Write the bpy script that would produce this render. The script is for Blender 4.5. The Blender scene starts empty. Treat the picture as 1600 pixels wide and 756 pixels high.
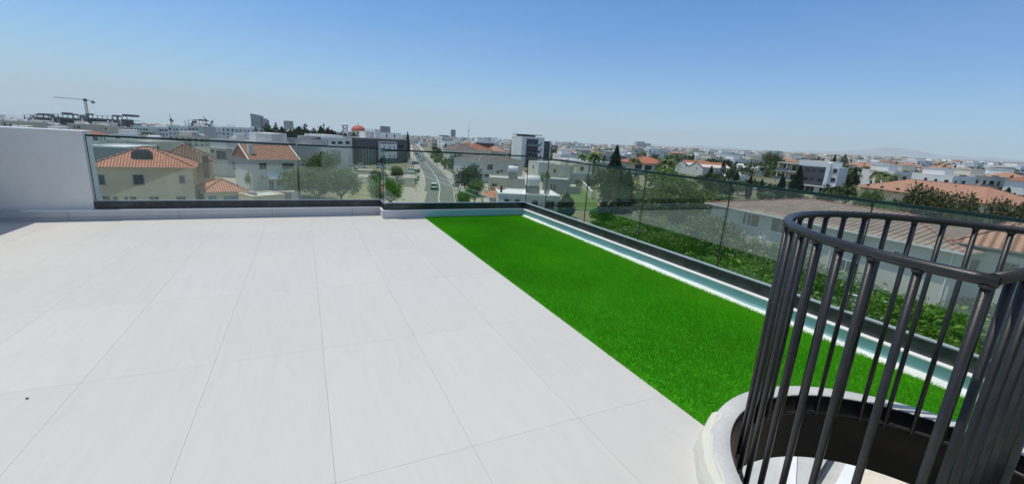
import bpy, bmesh, math, random
import numpy as np
from mathutils import Vector, Matrix
rnd = random.Random(7); nr = np.random.RandomState(5)
R = math.radians
scene = bpy.context.scene
col = scene.collection

# ---------------------------------------------------------------- camera
CAM = Vector((0, 0, 1.42)); YAW, PITCH, ROLL, FPX = R(26.2093), R(13.3984), R(3.55565), 667.38
cy_, sy_, cp_, sp_ = math.cos(YAW), math.sin(YAW), math.cos(PITCH), math.sin(PITCH)
FWD = Vector((sy_*cp_, cy_*cp_, -sp_)); RT = Vector((cy_, -sy_, 0)); UP = RT.cross(FWD)
RT2 = RT*math.cos(ROLL) + UP*math.sin(ROLL); UP2 = -RT*math.sin(ROLL) + UP*math.cos(ROLL)
cd = bpy.data.cameras.new('camera'); cam = bpy.data.objects.new('camera', cd); col.objects.link(cam)
m = Matrix((RT2, UP2, -FWD)).transposed().to_4x4(); m.translation = CAM; cam.matrix_world = m
cd.sensor_fit = 'HORIZONTAL'; cd.sensor_width = 36; cd.lens = FPX/1600*36; cd.clip_start = 0.05; cd.clip_end = 20000
scene.camera = cam
# ---------------------------------------------------------------- light
GN = Vector((-0.0168, 0.00763, 0.99983))         # normal of the gently sloping town plain
SUNV = Vector((-0.30, 0.175, 1.12)).normalized()
elev = math.asin(SUNV.z); azim = math.atan2(SUNV.x, SUNV.y)
w = bpy.data.worlds.new('World'); scene.world = w; w.use_nodes = True
nt = w.node_tree; bg = nt.nodes['Background']
sky = nt.nodes.new('ShaderNodeTexSky'); sky.sky_type = 'NISHITA'; sky.sun_disc = False
sky.sun_elevation = elev; sky.sun_rotation = azim; sky.altitude = 0
sky.air_density = 1.0; sky.dust_density = 0.2; sky.ozone_density = 6.0
tc = nt.nodes.new('ShaderNodeTexCoord'); mp = nt.nodes.new('ShaderNodeMapping'); mp.vector_type = 'POINT'
mp.inputs['Rotation'].default_value = (-0.0136, -0.0168, 0)
nt.links.new(tc.outputs['Generated'], mp.inputs['Vector']); nt.links.new(mp.outputs[0], sky.inputs[0])
sx = nt.nodes.new('ShaderNodeSeparateXYZ'); nt.links.new(mp.outputs[0], sx.inputs[0])
def wm(op, a, b_=None):
    n = nt.nodes.new('ShaderNodeMath'); n.operation = op; n.use_clamp = op == 'SUBTRACT'
    for i, v in enumerate((a, b_)):
        if v is None: continue
        if hasattr(v, 'is_output'): nt.links.new(v, n.inputs[i])
        else: n.inputs[i].default_value = v
    return n.outputs[0]
air = wm('MULTIPLY', wm('POWER', wm('SUBTRACT', 1.0, wm('ABSOLUTE', sx.outputs[2])), 9.0), .85)   # thick pale air low over the horizon
t1 = nt.nodes.new('ShaderNodeMix'); t1.data_type = 'RGBA'; t1.blend_type = 'MULTIPLY'; t1.inputs[0].default_value = 1
nt.links.new(sky.outputs[0], t1.inputs[6]); th = nt.nodes.new('ShaderNodeMapRange'); nt.links.new(sx.outputs[2], th.inputs[0]); th.inputs[1].default_value = .34; th.inputs[2].default_value = .75
tz = nt.nodes.new('ShaderNodeMix'); tz.data_type = 'RGBA'; nt.links.new(th.outputs[0], tz.inputs[0]); tz.inputs[6].default_value = (.54, 1.0, 1.34, 1); tz.inputs[7].default_value = (1.9, 1.62, 1.25, 1)
nt.links.new(tz.outputs[2], t1.inputs[7])     # unseen upper dome given a warm bright tint to warm the ambient light
t2 = nt.nodes.new('ShaderNodeMix'); t2.data_type = 'RGBA'; nz = nt.nodes.new('ShaderNodeTexNoise'); nz.inputs['Scale'].default_value = 2.2; nz.inputs['Detail'].default_value = 5; nz.inputs['Roughness'].default_value = .55
nm_ = nt.nodes.new('ShaderNodeMapping'); nm_.inputs['Scale'].default_value = (1, 1, 4.5); nt.links.new(tc.outputs['Generated'], nm_.inputs[0]); nt.links.new(nm_.outputs[0], nz.inputs[0])
air = wm('ADD', air, wm('MULTIPLY', wm('SUBTRACT', nz.outputs[0], .42), .20))
nt.links.new(air, t2.inputs[0]); nt.links.new(t1.outputs[2], t2.inputs[6])
t2.inputs[7].default_value = (5.0, 6.7, 7.9, 1)
nt.links.new(t2.outputs[2], bg.inputs[0]); bg.inputs[1].default_value = 0.10
sd = bpy.data.lights.new('sun', 'SUN'); sd.energy = 3.05; sd.angle = R(0.53); sd.color = (1, .94, .82)
so = bpy.data.objects.new('sun', sd); col.objects.link(so); so.rotation_euler = SUNV.to_track_quat('Z', 'Y').to_euler()
so.location = (0, 0, 60)
vs = scene.view_settings; vs.view_transform = 'Standard'; vs.look = 'None'; vs.exposure = 0.0; vs.gamma = 1
scene.render.engine = 'CYCLES'; cy = scene.cycles
cy.use_denoising = True; cy.max_bounces = 10; cy.transparent_max_bounces = 24; cy.diffuse_bounces = 3
cy.glossy_bounces = 3; cy.transmission_bounces = 4; cy.volume_bounces = 2; cy.caustics_reflective = False; cy.caustics_refractive = False
cy.use_adaptive_sampling = True; cy.adaptive_threshold = 0.02

# ---------------------------------------------------------------- survey helpers: a direction of sight becomes a real point
def sight(px, py):
    return (FWD*1.0 + RT2*((px-800)/FPX) - UP2*((py-378)/FPX))
def at_z(px, py, z):
    d = sight(px, py); return CAM + d*((z-CAM.z)/d.z)
def at_r(px, py, depth):
    return CAM + sight(px, py)*depth
def gz(x, y): return -12.0 - (GN.x*x + GN.y*y)/GN.z
def at_g(px, py):
    d = sight(px, py); t = -13.42*GN.z/(d.dot(GN)); return CAM + d*t
def to_px(P):
    d = Vector(P) - CAM; z = d.dot(FWD)
    return (800 + FPX*d.dot(RT2)/z, 378 - FPX*d.dot(UP2)/z) if z > 0 else (-9999, 0)

# ---------------------------------------------------------------- materials
MATS = {}
def lin(c): return tuple(((v/12.92) if v <= .04045 else ((v+.055)/1.055)**2.4) for v in c)
def nodes(name):
    m = bpy.data.materials.new(name); m.use_nodes = True; t = m.node_tree
    return m, t, t.nodes['Principled BSDF']
def N(t, kind, **kw):
    n = t.nodes.new(kind)
    for k, v in kw.items():
        if hasattr(n, k): setattr(n, k, v)
        else: n.inputs[k].default_value = v
    return n
def mixc(t, fac, a, b, typ='MIX'):
    n = t.nodes.new('ShaderNodeMix'); n.data_type = 'RGBA'; n.blend_type = typ
    for s, v in ((n.inputs[0], fac), (n.inputs[6], a), (n.inputs[7], b)):
        if hasattr(v, 'is_output'): t.links.new(v, s)
        elif isinstance(v, (int, float)): s.default_value = v
        else: s.default_value = (*v, 1) if len(v) == 3 else v
    return n.outputs[2]
def mapr(t, src, a, b, c, d):
    n = t.nodes.new('ShaderNodeMapRange'); t.links.new(src, n.inputs[0])
    for i, v in enumerate((a, b, c, d)): n.inputs[i+1].default_value = v
    return n.outputs[0]
def mat(name, base, rough=.8, scale=3, amt=.12, fine=0, bump=0, metal=0, spec=.3, randv=0, dirt=None, dirt_amt=.0, stretch=(1, 1, 1), coat=0):
    if name in MATS: return MATS[name]
    m, t, b = nodes(name); L = t.links.new
    tc = N(t, 'ShaderNodeTexCoord'); mp = N(t, 'ShaderNodeMapping'); mp.inputs['Scale'].default_value = stretch
    L(tc.outputs['Object'], mp.inputs[0])
    n1 = N(t, 'ShaderNodeTexNoise', Scale=scale, Detail=6, Roughness=.6); L(mp.outputs[0], n1.inputs[0])
    f = mapr(t, n1.outputs[0], .3, .7, 1-amt, 1+amt)
    c = mixc(t, 1.0, base, (1, 1, 1), 'MULTIPLY')
    hsv = N(t, 'ShaderNodeHueSaturation'); L(c, hsv.inputs['Color'])
    if randv:
        oi = N(t, 'ShaderNodeObjectInfo'); rv = mapr(t, oi.outputs['Random'], 0, 1, 1-randv, 1+randv)
        mm = N(t, 'ShaderNodeMath', operation='MULTIPLY'); L(f, mm.inputs[0]); L(rv, mm.inputs[1]); L(mm.outputs[0], hsv.inputs['Value'])
        hv = mapr(t, oi.outputs['Random'], 0, 1, .5+randv*.06, .5-randv*.06); L(hv, hsv.inputs['Hue'])
    else: L(f, hsv.inputs['Value'])
    out = hsv.outputs[0]
    if fine:
        n2 = N(t, 'ShaderNodeTexNoise', Scale=fine, Detail=3); L(mp.outputs[0], n2.inputs[0])
        out = mixc(t, mapr(t, n2.outputs[0], .35, .65, 0, .18), out, tuple(v*.55 for v in base))
    if dirt:
        n3 = N(t, 'ShaderNodeTexNoise', Scale=scale*.6, Detail=8, Roughness=.7); L(mp.outputs[0], n3.inputs[0])
        out = mixc(t, mapr(t, n3.outputs[0], .5, .72, 0, dirt_amt), out, dirt)
    L(out, b.inputs['Base Color'])
    b.inputs['Roughness'].default_value = rough; b.inputs['Metallic'].default_value = metal
    b.inputs['Specular IOR Level'].default_value = spec
    if coat: b.inputs['Coat Weight'].default_value = coat
    if bump:
        bp = N(t, 'ShaderNodeBump', Strength=bump, Distance=.02); nb = N(t, 'ShaderNodeTexNoise', Scale=max(fine, scale*8), Detail=4)
        L(mp.outputs[0], nb.inputs[0]); L(nb.outputs[0], bp.inputs['Height']); L(bp.outputs[0], b.inputs['Normal'])
    MATS[name] = m; return m
def tile_roof(name, a, c2, period=.3, row=.38):
    m, t, b = nodes(name); L = t.links.new
    uv = N(t, 'ShaderNodeUVMap'); sp = N(t, 'ShaderNodeSeparateXYZ'); L(uv.outputs[0], sp.inputs[0])
    def saw(src, per):
        k = N(t, 'ShaderNodeMath', operation='MULTIPLY'); k.inputs[1].default_value = 1/per; L(src, k.inputs[0])
        f = N(t, 'ShaderNodeMath', operation='FRACT'); L(k.outputs[0], f.inputs[0]); return f.outputs[0]
    u = saw(sp.outputs[0], period); v = saw(sp.outputs[1], row)
    pp = N(t, 'ShaderNodeMath', operation='PINGPONG'); pp.inputs[1].default_value = .5; L(u, pp.inputs[0])
    valley = mapr(t, pp.outputs[0], .06, .36, 1, 0); edge = mapr(t, v, .82, 1.0, 0, 1)
    g = N(t, 'ShaderNodeMath', operation='MAXIMUM'); L(valley, g.inputs[0]); L(edge, g.inputs[1])
    n1 = N(t, 'ShaderNodeTexNoise', Scale=.9, Detail=8, Roughness=.7); tc = N(t, 'ShaderNodeTexCoord'); L(tc.outputs['Object'], n1.inputs[0])
    wn = N(t, 'ShaderNodeTexWhiteNoise', noise_dimensions='2D')
    sn = N(t, 'ShaderNodeVectorMath', operation='SNAP'); sn.inputs[1].default_value = (period, row, 1); L(uv.outputs[0], sn.inputs[0]); L(sn.outputs[0], wn.inputs[0])
    c = mixc(t, mapr(t, n1.outputs[0], .35, .68, 0, 1), a, c2)
    c = mixc(t, mapr(t, wn.outputs[0], 0, 1, 0, .35), c, tuple(v*.55 for v in a))
    dark = mixc(t, 1.0, c, (.44, .37, .35), 'MULTIPLY'); c = mixc(t, g.outputs[0], c, dark)
    L(c, b.inputs['Base Color']); b.inputs['Roughness'].default_value = .85
    bp = N(t, 'ShaderNodeBump', Strength=.9, Distance=.06); h = N(t, 'ShaderNodeMath', operation='SUBTRACT'); h.inputs[0].default_value = 1
    L(g.outputs[0], h.inputs[1]); L(h.outputs[0], bp.inputs['Height']); L(bp.outputs[0], b.inputs['Normal'])
    MATS[name] = m; return m
def leafmat(name, a, c2, randv=.25, rough=.55):
    m, t, b = nodes(name); L = t.links.new
    tc = N(t, 'ShaderNodeTexCoord'); n = N(t, 'ShaderNodeTexNoise', Scale=.9, Detail=5, Roughness=.7); L(tc.outputs['Object'], n.inputs[0])
    oi = N(t, 'ShaderNodeObjectInfo'); geo = N(t, 'ShaderNodeNewGeometry')
    c = mixc(t, mapr(t, n.outputs[0], .35, .65, 0, 1), a, c2)
    hsv = N(t, 'ShaderNodeHueSaturation'); L(c, hsv.inputs['Color'])
    L(mapr(t, oi.outputs['Random'], 0, 1, .48, .52), hsv.inputs['Hue'])
    k = N(t, 'ShaderNodeMath', operation='MULTIPLY'); L(mapr(t, oi.outputs['Random'], 0, 1, 1-randv, 1+randv), k.inputs[0])
    L(mapr(t, geo.outputs['Random Per Island'], 0, 1, .65, 1.4), k.inputs[1]); L(k.outputs[0], hsv.inputs['Value'])
    L(hsv.outputs[0], b.inputs['Base Color']); b.inputs['Roughness'].default_value = rough; b.inputs['Specular IOR Level'].default_value = .25
    tr = N(t, 'ShaderNodeBsdfTranslucent'); L(hsv.outputs[0], tr.inputs[0]); mx = N(t, 'ShaderNodeMixShader'); mx.inputs[0].default_value = .28
    L(b.outputs[0], mx.inputs[1]); L(tr.outputs[0], mx.inputs[2]); L(mx.outputs[0], t.nodes['Material Output'].inputs[0])
    MATS[name] = m; return m
def thin_glass(name, tint, ior=1.75):
    m, t, b = nodes(name); L = t.links.new; t.nodes.remove(b)
    tr = N(t, 'ShaderNodeBsdfTransparent'); tr.inputs[0].default_value = (*tint, 1)
    gl = N(t, 'ShaderNodeBsdfGlossy'); gl.inputs['Roughness'].default_value = .0; gl.inputs[0].default_value = (.80, .97, .90, 1)
    fr = N(t, 'ShaderNodeFresnel'); gg = N(t, 'ShaderNodeNewGeometry'); L(mapr(t, gg.outputs['Backfacing'], 0, 1, ior, 1/ior), fr.inputs[0]); mx = N(t, 'ShaderNodeMixShader')
    L(fr.outputs[0], mx.inputs[0]); L(tr.outputs[0], mx.inputs[1]); L(gl.outputs[0], mx.inputs[2]); L(mx.outputs[0], t.nodes['Material Output'].inputs[0])
    MATS[name] = m; return m
M = MATS
def floor_tile_mat():
    m, t, b = nodes('floor_tile'); L = t.links.new
    tc = N(t, 'ShaderNodeTexCoord'); at = N(t, 'ShaderNodeAttribute'); at.attribute_name = 'tint'
    off = N(t, 'ShaderNodeVectorMath', operation='ADD'); sc = N(t, 'ShaderNodeVectorMath', operation='SCALE'); sc.inputs['Scale'].default_value = 37
    L(at.outputs['Color'], sc.inputs[0]); L(tc.outputs['Object'], off.inputs[0]); L(sc.outputs[0], off.inputs[1])
    mp = N(t, 'ShaderNodeMapping'); mp.inputs['Scale'].default_value = (9, 1.2, 1); L(off.outputs[0], mp.inputs[0])
    n = N(t, 'ShaderNodeTexNoise', Scale=1.5, Detail=9, Roughness=.62, Distortion=1.0); L(mp.outputs[0], n.inputs[0])
    n2 = N(t, 'ShaderNodeTexNoise', Scale=.7, Detail=3); L(tc.outputs['Object'], n2.inputs[0])
    n3 = N(t, 'ShaderNodeTexNoise', Scale=260, Detail=2); L(tc.outputs['Object'], n3.inputs[0])
    c = mixc(t, mapr(t, n.outputs[0], .36, .68, 0, 1), (.635, .617, .582), (.598, .583, .552))
    c = mixc(t, mapr(t, n2.outputs[0], .3, .7, 0, .22), c, (.60, .585, .56))
    c = mixc(t, mapr(t, n3.outputs[0], .55, .75, 0, .25), c, (.55, .54, .52))
    n4 = N(t, 'ShaderNodeTexNoise', Scale=2.2, Detail=9, Roughness=.75); L(tc.outputs['Object'], n4.inputs[0])
    c = mixc(t, mapr(t, n4.outputs[0], .56, .74, 0, .17), c, (.50, .49, .46))
    tv = N(t, 'ShaderNodeHueSaturation'); L(mapr(t, at.outputs['Fac'], .2, .8, .972, 1.012), tv.inputs['Value']); L(c, tv.inputs['Color']); c = tv.outputs[0]
    L(c, b.inputs['Base Color']); b.inputs['Specular IOR Level'].default_value = .35
    L(mapr(t, n2.outputs[0], .3, .7, .42, .6), b.inputs['Roughness'])
    bp = N(t, 'ShaderNodeBump', Strength=.12, Distance=.002); L(n3.outputs[0], bp.inputs['Height']); L(bp.outputs[0], b.inputs['Normal'])
    MATS['floor_tile'] = m
floor_tile_mat()
mat('grout', (.58, .56, .52), .95)
mat('plaster_white', (.82, .79, .74), .85, 1.5, .05, bump=.15, dirt=(.45, .44, .42), dirt_amt=.25, stretch=(1, 1, .35))
mat('skirting', (.55, .55, .56), .45, 2, .06)
mat('joint', (.25, .25, .25), .9)
mat('coping', (.84, .86, .87), .6, 2, .05)
mat('teal_kerb', (.42, .66, .66), .6, 1.2, .07, dirt=(.5, .62, .60), dirt_amt=.3)  # teal over the kerb faces beside the turf, with random greyer patches
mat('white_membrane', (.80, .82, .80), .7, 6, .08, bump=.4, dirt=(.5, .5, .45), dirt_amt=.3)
mat('channel', (.036, .042, .046), .3, 9, .35, metal=.3, spec=.5, dirt=(.14, .14, .13), dirt_amt=.5)
mat('gasket', (.62, .68, .66), .5, 8, .1)
mat('glass_edge', (.010, .035, .03), .5, 8, .1, spec=.25)
mat('cage_steel', (.025, .025, .027), 0.36, 9, .18, fine=260, bump=.08, metal=.0, spec=.42, dirt=(.09, .085, .08), dirt_amt=.35)
mat('ring_screed', (.60, .60, .59), .5, 3, .14, fine=60, bump=.15, dirt=(.68, .67, .62), dirt_amt=.5)
mat('cream_mortar', (.72, .70, .61), .9, 5, .08, bump=.3)
mat('black_lining', (.005, .006, .010), .5, 5, .2, spec=.2)
mat('room_wall', (.74, .70, .62), .9, 1, .05)
mat('beige_tile', (.74, .66, .55), .6, 3, .12)
mat('stone_tread', (.74, .70, .62), .6, 3, .12)
mat('turf_base', (.06, .34, .008), .95, 4, .25)
mat('asphalt', (.20, .20, .19), .95, .4, .12, fine=2, dirt=(.17, .17, .165), dirt_amt=.5)
mat('paint', (.70, .70, .68), .8, 2, .15)
mat('pavement', (.44, .40, .34), .9, .6, .12, fine=3, dirt=(.33, .30, .25), dirt_amt=.4)
mat('kerbstone', (.50, .48, .44), .9)
mat('yard', (.40, .36, .30), .9, .3, .2, fine=2)
mat('lawn', (.115, .19, .045), .95, .5, .25, fine=3)
mat('dry_grass', (.25, .24, .12), .95, .3, .3, fine=2, dirt=(.12, .16, .05), dirt_amt=.6)
mat('warm_grey', (.56, .52, .44), .9, .5, .07, dirt=(.40, .38, .33), dirt_amt=.35, stretch=(1, 1, .3))
mat('cream_wall', (.86, .66, .42), .9, .5, .07, fine=6, dirt=(.40, .34, .26), dirt_amt=.35, stretch=(1, 1, .4))
mat('white_wall', (.82, .80, .76), .9, .5, .06, randv=.06, dirt=(.45, .45, .44), dirt_amt=.35, stretch=(1, 1, .3))
mat('pale_wall', (.62, .61, .56), .9, .5, .06, randv=.05, dirt=(.38, .40, .41), dirt_amt=.35, stretch=(1, 1, .3))
mat('sand_wall', (.64, .58, .46), .9, .5, .08, randv=.08, dirt=(.40, .36, .30), dirt_amt=.35, stretch=(1, 1, .3))
mat('grey_wall', (.30, .30, .30), .9, .5, .08, randv=.1)
mat('slate_cladding', (.085, .092, .11), .6, .8, .15, fine=3)
mat('brown_cladding', (.125, .115, .12), .8, .6, .15, fine=3)
mat('near_black', (.035, .037, .04), .6)
mat('brown_wall', (.16, .09, .065), .85, .6, .15)
mat('flat_roof', (.62, .61, .58), .9, .35, .12, fine=2, randv=.1, dirt=(.36, .34, .30), dirt_amt=.5)
mat('bright_roof', (.82, .82, .80), .8, .5, .05)
mat('concrete', (.30, .29, .28), .9, .5, .15)
mat('raw_concrete', (.14, .14, .145), .9, .5, .2)
mat('window_frame', (.20, .20, .20), .5)
mat('white_frame', (.7, .7, .7), .5)
mat('window_pane', (.02, .025, .03), .12, .4, .3, spec=.8)
mat('shutter', (.24, .22, .20), .7)
mat('garage', (.26, .30, .32), .6, .5, .1)
mat('tank_white', (.82, .82, .82), .4, 1, .03)
mat('steel', (.22, .23, .24), .4, metal=.6)
mat('crane_steel', (.10, .11, .13), .6)
mat('tower_glass', (.10, .16, .20), .2, .05, .2, spec=.9)
mat('bark', (.11, .085, .06), .95, 3, .3, bump=.6)
mat('dome_red', (.52, .12, .08), .6, .4, .1)
mat('car_white', (.75, .76, .77), .25, 1, .02, coat=.8)
mat('car_dark', (.035, .037, .045), .25, 1, .02, coat=.8)
mat('car_glass', (.012, .015, .018), .06, spec=.9)
mat('rubber', (.02, .02, .02), .8)
mat('alloy', (.5, .5, .52), .3, metal=.9)
mat('lamp_red', (.45, .02, .02), .3)
mat('plate', (.7, .7, .6), .4)
mat('hillside', (.30, .34, .38), .95, .002, .2)
tile_roof('salmon_tiles', (.78, .36, .23), (.66, .28, .17), .34, .62)
tile_roof('pink_tiles', (.66, .41, .31), (.36, .25, .19), .6, .45)
tile_roof('muted_tiles', (.48, .22, .13), (.36, .17, .11), .5, .5)
tile_roof('weathered_tiles', (.46, .345, .27), (.27, .21, .17), .6, .45)
tile_roof('warm_tiles', (.66, .37, .24), (.50, .28, .19), .6, .45)
tile_roof('brown_tiles', (.27, .17, .125), (.20, .13, .10), .4, .5)
tile_roof('orange_tiles', (.62, .25, .14), (.52, .20, .11), .4, .5)
tile_roof('grey_tiles', (.25, .22, .20), (.20, .18, .165), .4, .5)
tile_roof('plain_salmon', (.56, .30, .21), (.50, .26, .18), .6, .8)
leafmat('leaf_olive', (.10, .16, .045), (.17, .235, .085))
leafmat('leaf_green', (.068, .128, .026), (.13, .20, .045))
leafmat('leaf_bright', (.105, .19, .025), (.18, .28, .05))
leafmat('leaf_dark', (.018, .048, .022), (.040, .078, .032))
leafmat('leaf_brown', (.115, .105, .045), (.085, .095, .035))
leafmat('leaf_yellow', (.34, .36, .03), (.24, .30, .03))
leafmat('leaf_far', (.065, .105, .034), (.11, .145, .052), .4)
leafmat('flower', (.75, .72, .68), (.7, .65, .6), .05)
thin_glass('rail_glass', (.945, .978, .958))

# ---------------------------------------------------------------- mesh helpers
class MB:
    def __init__(s): s.v = []; s.f = []; s.mi = []; s.uv = []; s.smooth = []
    def face(s, pts, mi=0, uv=None, smooth=False):
        n = len(s.v); s.v += [tuple(p) for p in pts]; s.f.append(tuple(range(n, n+len(pts)))); s.mi.append(mi)
        s.uv.append(uv if uv else [(p[0], p[1]) for p in pts]); s.smooth.append(smooth)
    def box(s, x0, y0, z0, x1, y1, z1, mi=0):
        P = [(x0,y0,z0),(x1,y0,z0),(x1,y1,z0),(x0,y1,z0),(x0,y0,z1),(x1,y0,z1),(x1,y1,z1),(x0,y1,z1)]
        for q in ((0,3,2,1),(4,5,6,7),(0,1,5,4),(1,2,6,5),(2,3,7,6),(3,0,4,7)): s.face([P[i] for i in q], mi)
    def bar(s, a, b, w, h=None, mi=0):
        a = Vector(a); b = Vector(b); h = h or w; d = (b-a).normalized(); r = Vector((0,0,1)) if abs(d.z) < .95 else Vector((0,1,0))
        x = d.cross(r).normalized()*w/2; y = x.cross(d).normalized()*h/2
        A = [a+x+y, a-x+y, a-x-y, a+x-y]; B = [p+(b-a) for p in A]
        for i in range(4): s.face([A[i], A[(i+1)%4], B[(i+1)%4], B[i]], mi)
        s.face(A[::-1], mi); s.face(B, mi)
    def tube(s, pts, r, n=12, mi=0, closed=False, caps=True):
        pts = [Vector(p) for p in pts]; k = len(pts); rr = r if isinstance(r, (list, tuple)) else [r]*k; rings = []
        for i, p in enumerate(pts):
            if closed: d = pts[(i+1)%k]-pts[i-1]
            else: d = pts[min(i+1, k-1)]-pts[max(i-1, 0)]
            d.normalize(); up = Vector((0,0,1)) if abs(d.z) < .9 else Vector((0,1,0)); x = d.cross(up).normalized(); y = x.cross(d)
            rings.append([p+(x*math.cos(a)+y*math.sin(a))*rr[i] for a in [2*math.pi*j/n for j in range(n)]])
        base = len(s.v)
        for g in rings: s.v += [tuple(p) for p in g]
        for i in range(k if closed else k-1):
            for j in range(n):
                a = base+i*n+j; b = base+i*n+(j+1)%n; c = base+((i+1)%k)*n+(j+1)%n; d_ = base+((i+1)%k)*n+j
                s.f.append((a, d_, c, b)); s.mi.append(mi); s.uv.append([(0,0)]*4); s.smooth.append(True)
        if caps and not closed:
            s.f.append(tuple(base+j for j in range(n))); s.mi.append(mi); s.uv.append([(0,0)]*n); s.smooth.append(False)
            s.f.append(tuple(base+(k-1)*n+j for j in range(n))[::-1]); s.mi.append(mi); s.uv.append([(0,0)]*n); s.smooth.append(False)
    def lathe(s, prof, n=24, c=(0,0), mi=0, a0=0, a1=2*math.pi):
        base = len(s.v); full = abs(a1-a0-2*math.pi) < 1e-6; m_ = n if full else n+1
        for (r, z) in prof:
            for j in range(m_):
                a = a0+(a1-a0)*j/n; s.v.append((c[0]+r*math.cos(a), c[1]+r*math.sin(a), z))
        for i in range(len(prof)-1):
            for j in range(n):
                j2 = (j+1) % m_
                s.f.append((base+i*m_+j, base+i*m_+j2, base+(i+1)*m_+j2, base+(i+1)*m_+j)); s.mi.append(mi); s.uv.append([(0,0)]*4); s.smooth.append(n > 10)
    def prism(s, poly, y0, y1, mi=0):   # poly in (x,z)
        A = [(x, y0, z) for x, z in poly]; B = [(x, y1, z) for x, z in poly]; n = len(poly)
        s.face(A, mi); s.face(B[::-1], mi)
        for i in range(n): s.face([A[i], B[i], B[(i+1)%n], A[(i+1)%n]], mi)
    def mesh(s, name, mats):
        me = bpy.data.meshes.new(name); me.from_pydata(s.v, [], s.f); me.materials.clear()
        for q in (mats if isinstance(mats, (list, tuple)) else [mats]): me.materials.append(M[q])
        me.polygons.foreach_set('material_index', s.mi); me.polygons.foreach_set('use_smooth', s.smooth)
        u = me.uv_layers.new(name='UVMap'); flat = [c for f in s.uv for p in f for c in p]; u.data.foreach_set('uv', flat); me.update()
        return me
    def build(s, name, mats, parent=None, loc=None):
        o = bpy.data.objects.new(name, s.mesh(name, mats)); col.objects.link(o)
        if parent: o.parent = parent
        if loc: o.location = loc
        return o
LABELS = {}
def tag(o, label=None, cat=None, group=None, kind=None):
    if label: o['label'] = label
    if cat: o['category'] = cat
    if group: o['group'] = group
    if kind: o['kind'] = kind
    return o
def empty(name, loc, rz=0, sc=1):
    o = bpy.data.objects.new(name, None); col.objects.link(o); o.location = loc; o.rotation_euler = (0, 0, rz)
    o.scale = (sc, sc, sc) if not isinstance(sc, tuple) else sc
    return o
def bevel(o, wd, seg=2):
    b = o.modifiers.new('bevel', 'BEVEL'); b.width = wd; b.segments = seg; b.limit_method = 'ANGLE'
    return o

# ================================================================ LARGE STRUCTURE
# --- town plain
g = MB()
S = 14000
rows = [-60, 30, 120, 300, 700, 1500, 3000, S]
g.face([(-S, -400, gz(-S, -400)), (S, -400, gz(S, -400)), (S, S, gz(S, S)), (-S, S, gz(-S, S))])
def ground_mat():
    m, t, b = nodes('plain_ground'); L = t.links.new
    tc = N(t, 'ShaderNodeTexCoord')
    n = N(t, 'ShaderNodeTexNoise', Scale=.02, Detail=8, Roughness=.7); L(tc.outputs['Object'], n.inputs[0])
    n2 = N(t, 'ShaderNodeTexNoise', Scale=.25, Detail=6); L(tc.outputs['Object'], n2.inputs[0])
    c = mixc(t, mapr(t, n.outputs[0], .42, .58, 0, 1), (.26, .235, .17), (.09, .11, .045))
    c = mixc(t, mapr(t, n2.outputs[0], .4, .7, 0, .6), c, (.15, .15, .07))
    L(c, b.inputs['Base Color']); b.inputs['Roughness'].default_value = .95; MATS['plain_ground'] = m
ground_mat()
tag(g.build('ground', 'plain_ground'), kind='structure')

def on_g(x, y, dz=0): return (x, y, gz(x, y)+dz)
def ribbon(name, left, right, mt, dz, kind='structure', thick=0):
    b = MB()
    for i in range(len(left)-1):
        a, c, d, e = left[i], right[i], right[i+1], left[i+1]
        b.face([on_g(*a, dz), on_g(*c, dz), on_g(*d, dz), on_g(*e, dz)])
        if thick:
            for p, q in ((a, e), (c, d)):
                b.face([on_g(*p, dz-thick), on_g(*p, dz), on_g(*q, dz), on_g(*q, dz-thick)])
    return tag(b.build(name, mt), kind=kind)
def gp(px, py): p = at_g(px, py); return (p.x, p.y)
def dens(pts, k=6):
    out = []
    for i in range(len(pts)-1):
        p0 = pts[max(i-1, 0)]; p1 = pts[i]; p2 = pts[i+1]; p3 = pts[min(i+2, len(pts)-1)]
        for j in range(k):
            t = j/k
            out.append(tuple(.5*((2*p1[q])+(-p0[q]+p2[q])*t+(2*p0[q]-5*p1[q]+4*p2[q]-p3[q])*t*t+(-p0[q]+3*p1[q]-3*p2[q]+p3[q])*t**3) for q in (0, 1)))
    return out+[pts[-1]]
# road: centre line from survey, running out to the far city
cl = [(14.5, 38), (20, 62), gp(686, 314.7), gp(687, 291), gp(679, 272.5), gp(665.5, 255.5), gp(656, 242.5), gp(652.5, 236)]
lastp = Vector(cl[-1]); dirp = (Vector(cl[-1])-Vector(cl[-2])).normalized()
cl += [tuple(lastp+dirp*150), tuple(lastp+dirp*340)]
cl = dens(cl)
def offs(c, d):
    out = []
    for i, p in enumerate(c):
        a = Vector(c[max(i-1, 0)]); b = Vector(c[min(i+1, len(c)-1)]); t = (b-a).normalized(); n = Vector((t.y, -t.x))
        out.append(tuple(Vector(p)+n*d))
    return out
RW = 3.9
ribbon('pavement', offs(cl, -RW-2.6), offs(cl, -RW-.2), 'pavement', .14, thick=.13)
ribbon('pavement', offs(cl, RW+.2), offs(cl, RW+2.9), 'pavement', .14, thick=.13)
ribbon('kerb', offs(cl, -RW-.2), offs(cl, -RW), 'kerbstone', .15, thick=.15)
ribbon('kerb', offs(cl, RW), offs(cl, RW+.2), 'kerbstone', .15, thick=.15)
ribbon('road', offs(cl, -RW), offs(cl, RW), 'asphalt', .02)
ribbon('road_centre_line', offs(cl, -.09), offs(cl, .09), 'paint', .026)
ribbon('road_edge_line', offs(cl, RW-.45), offs(cl, RW-.33), 'paint', .026)
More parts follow.
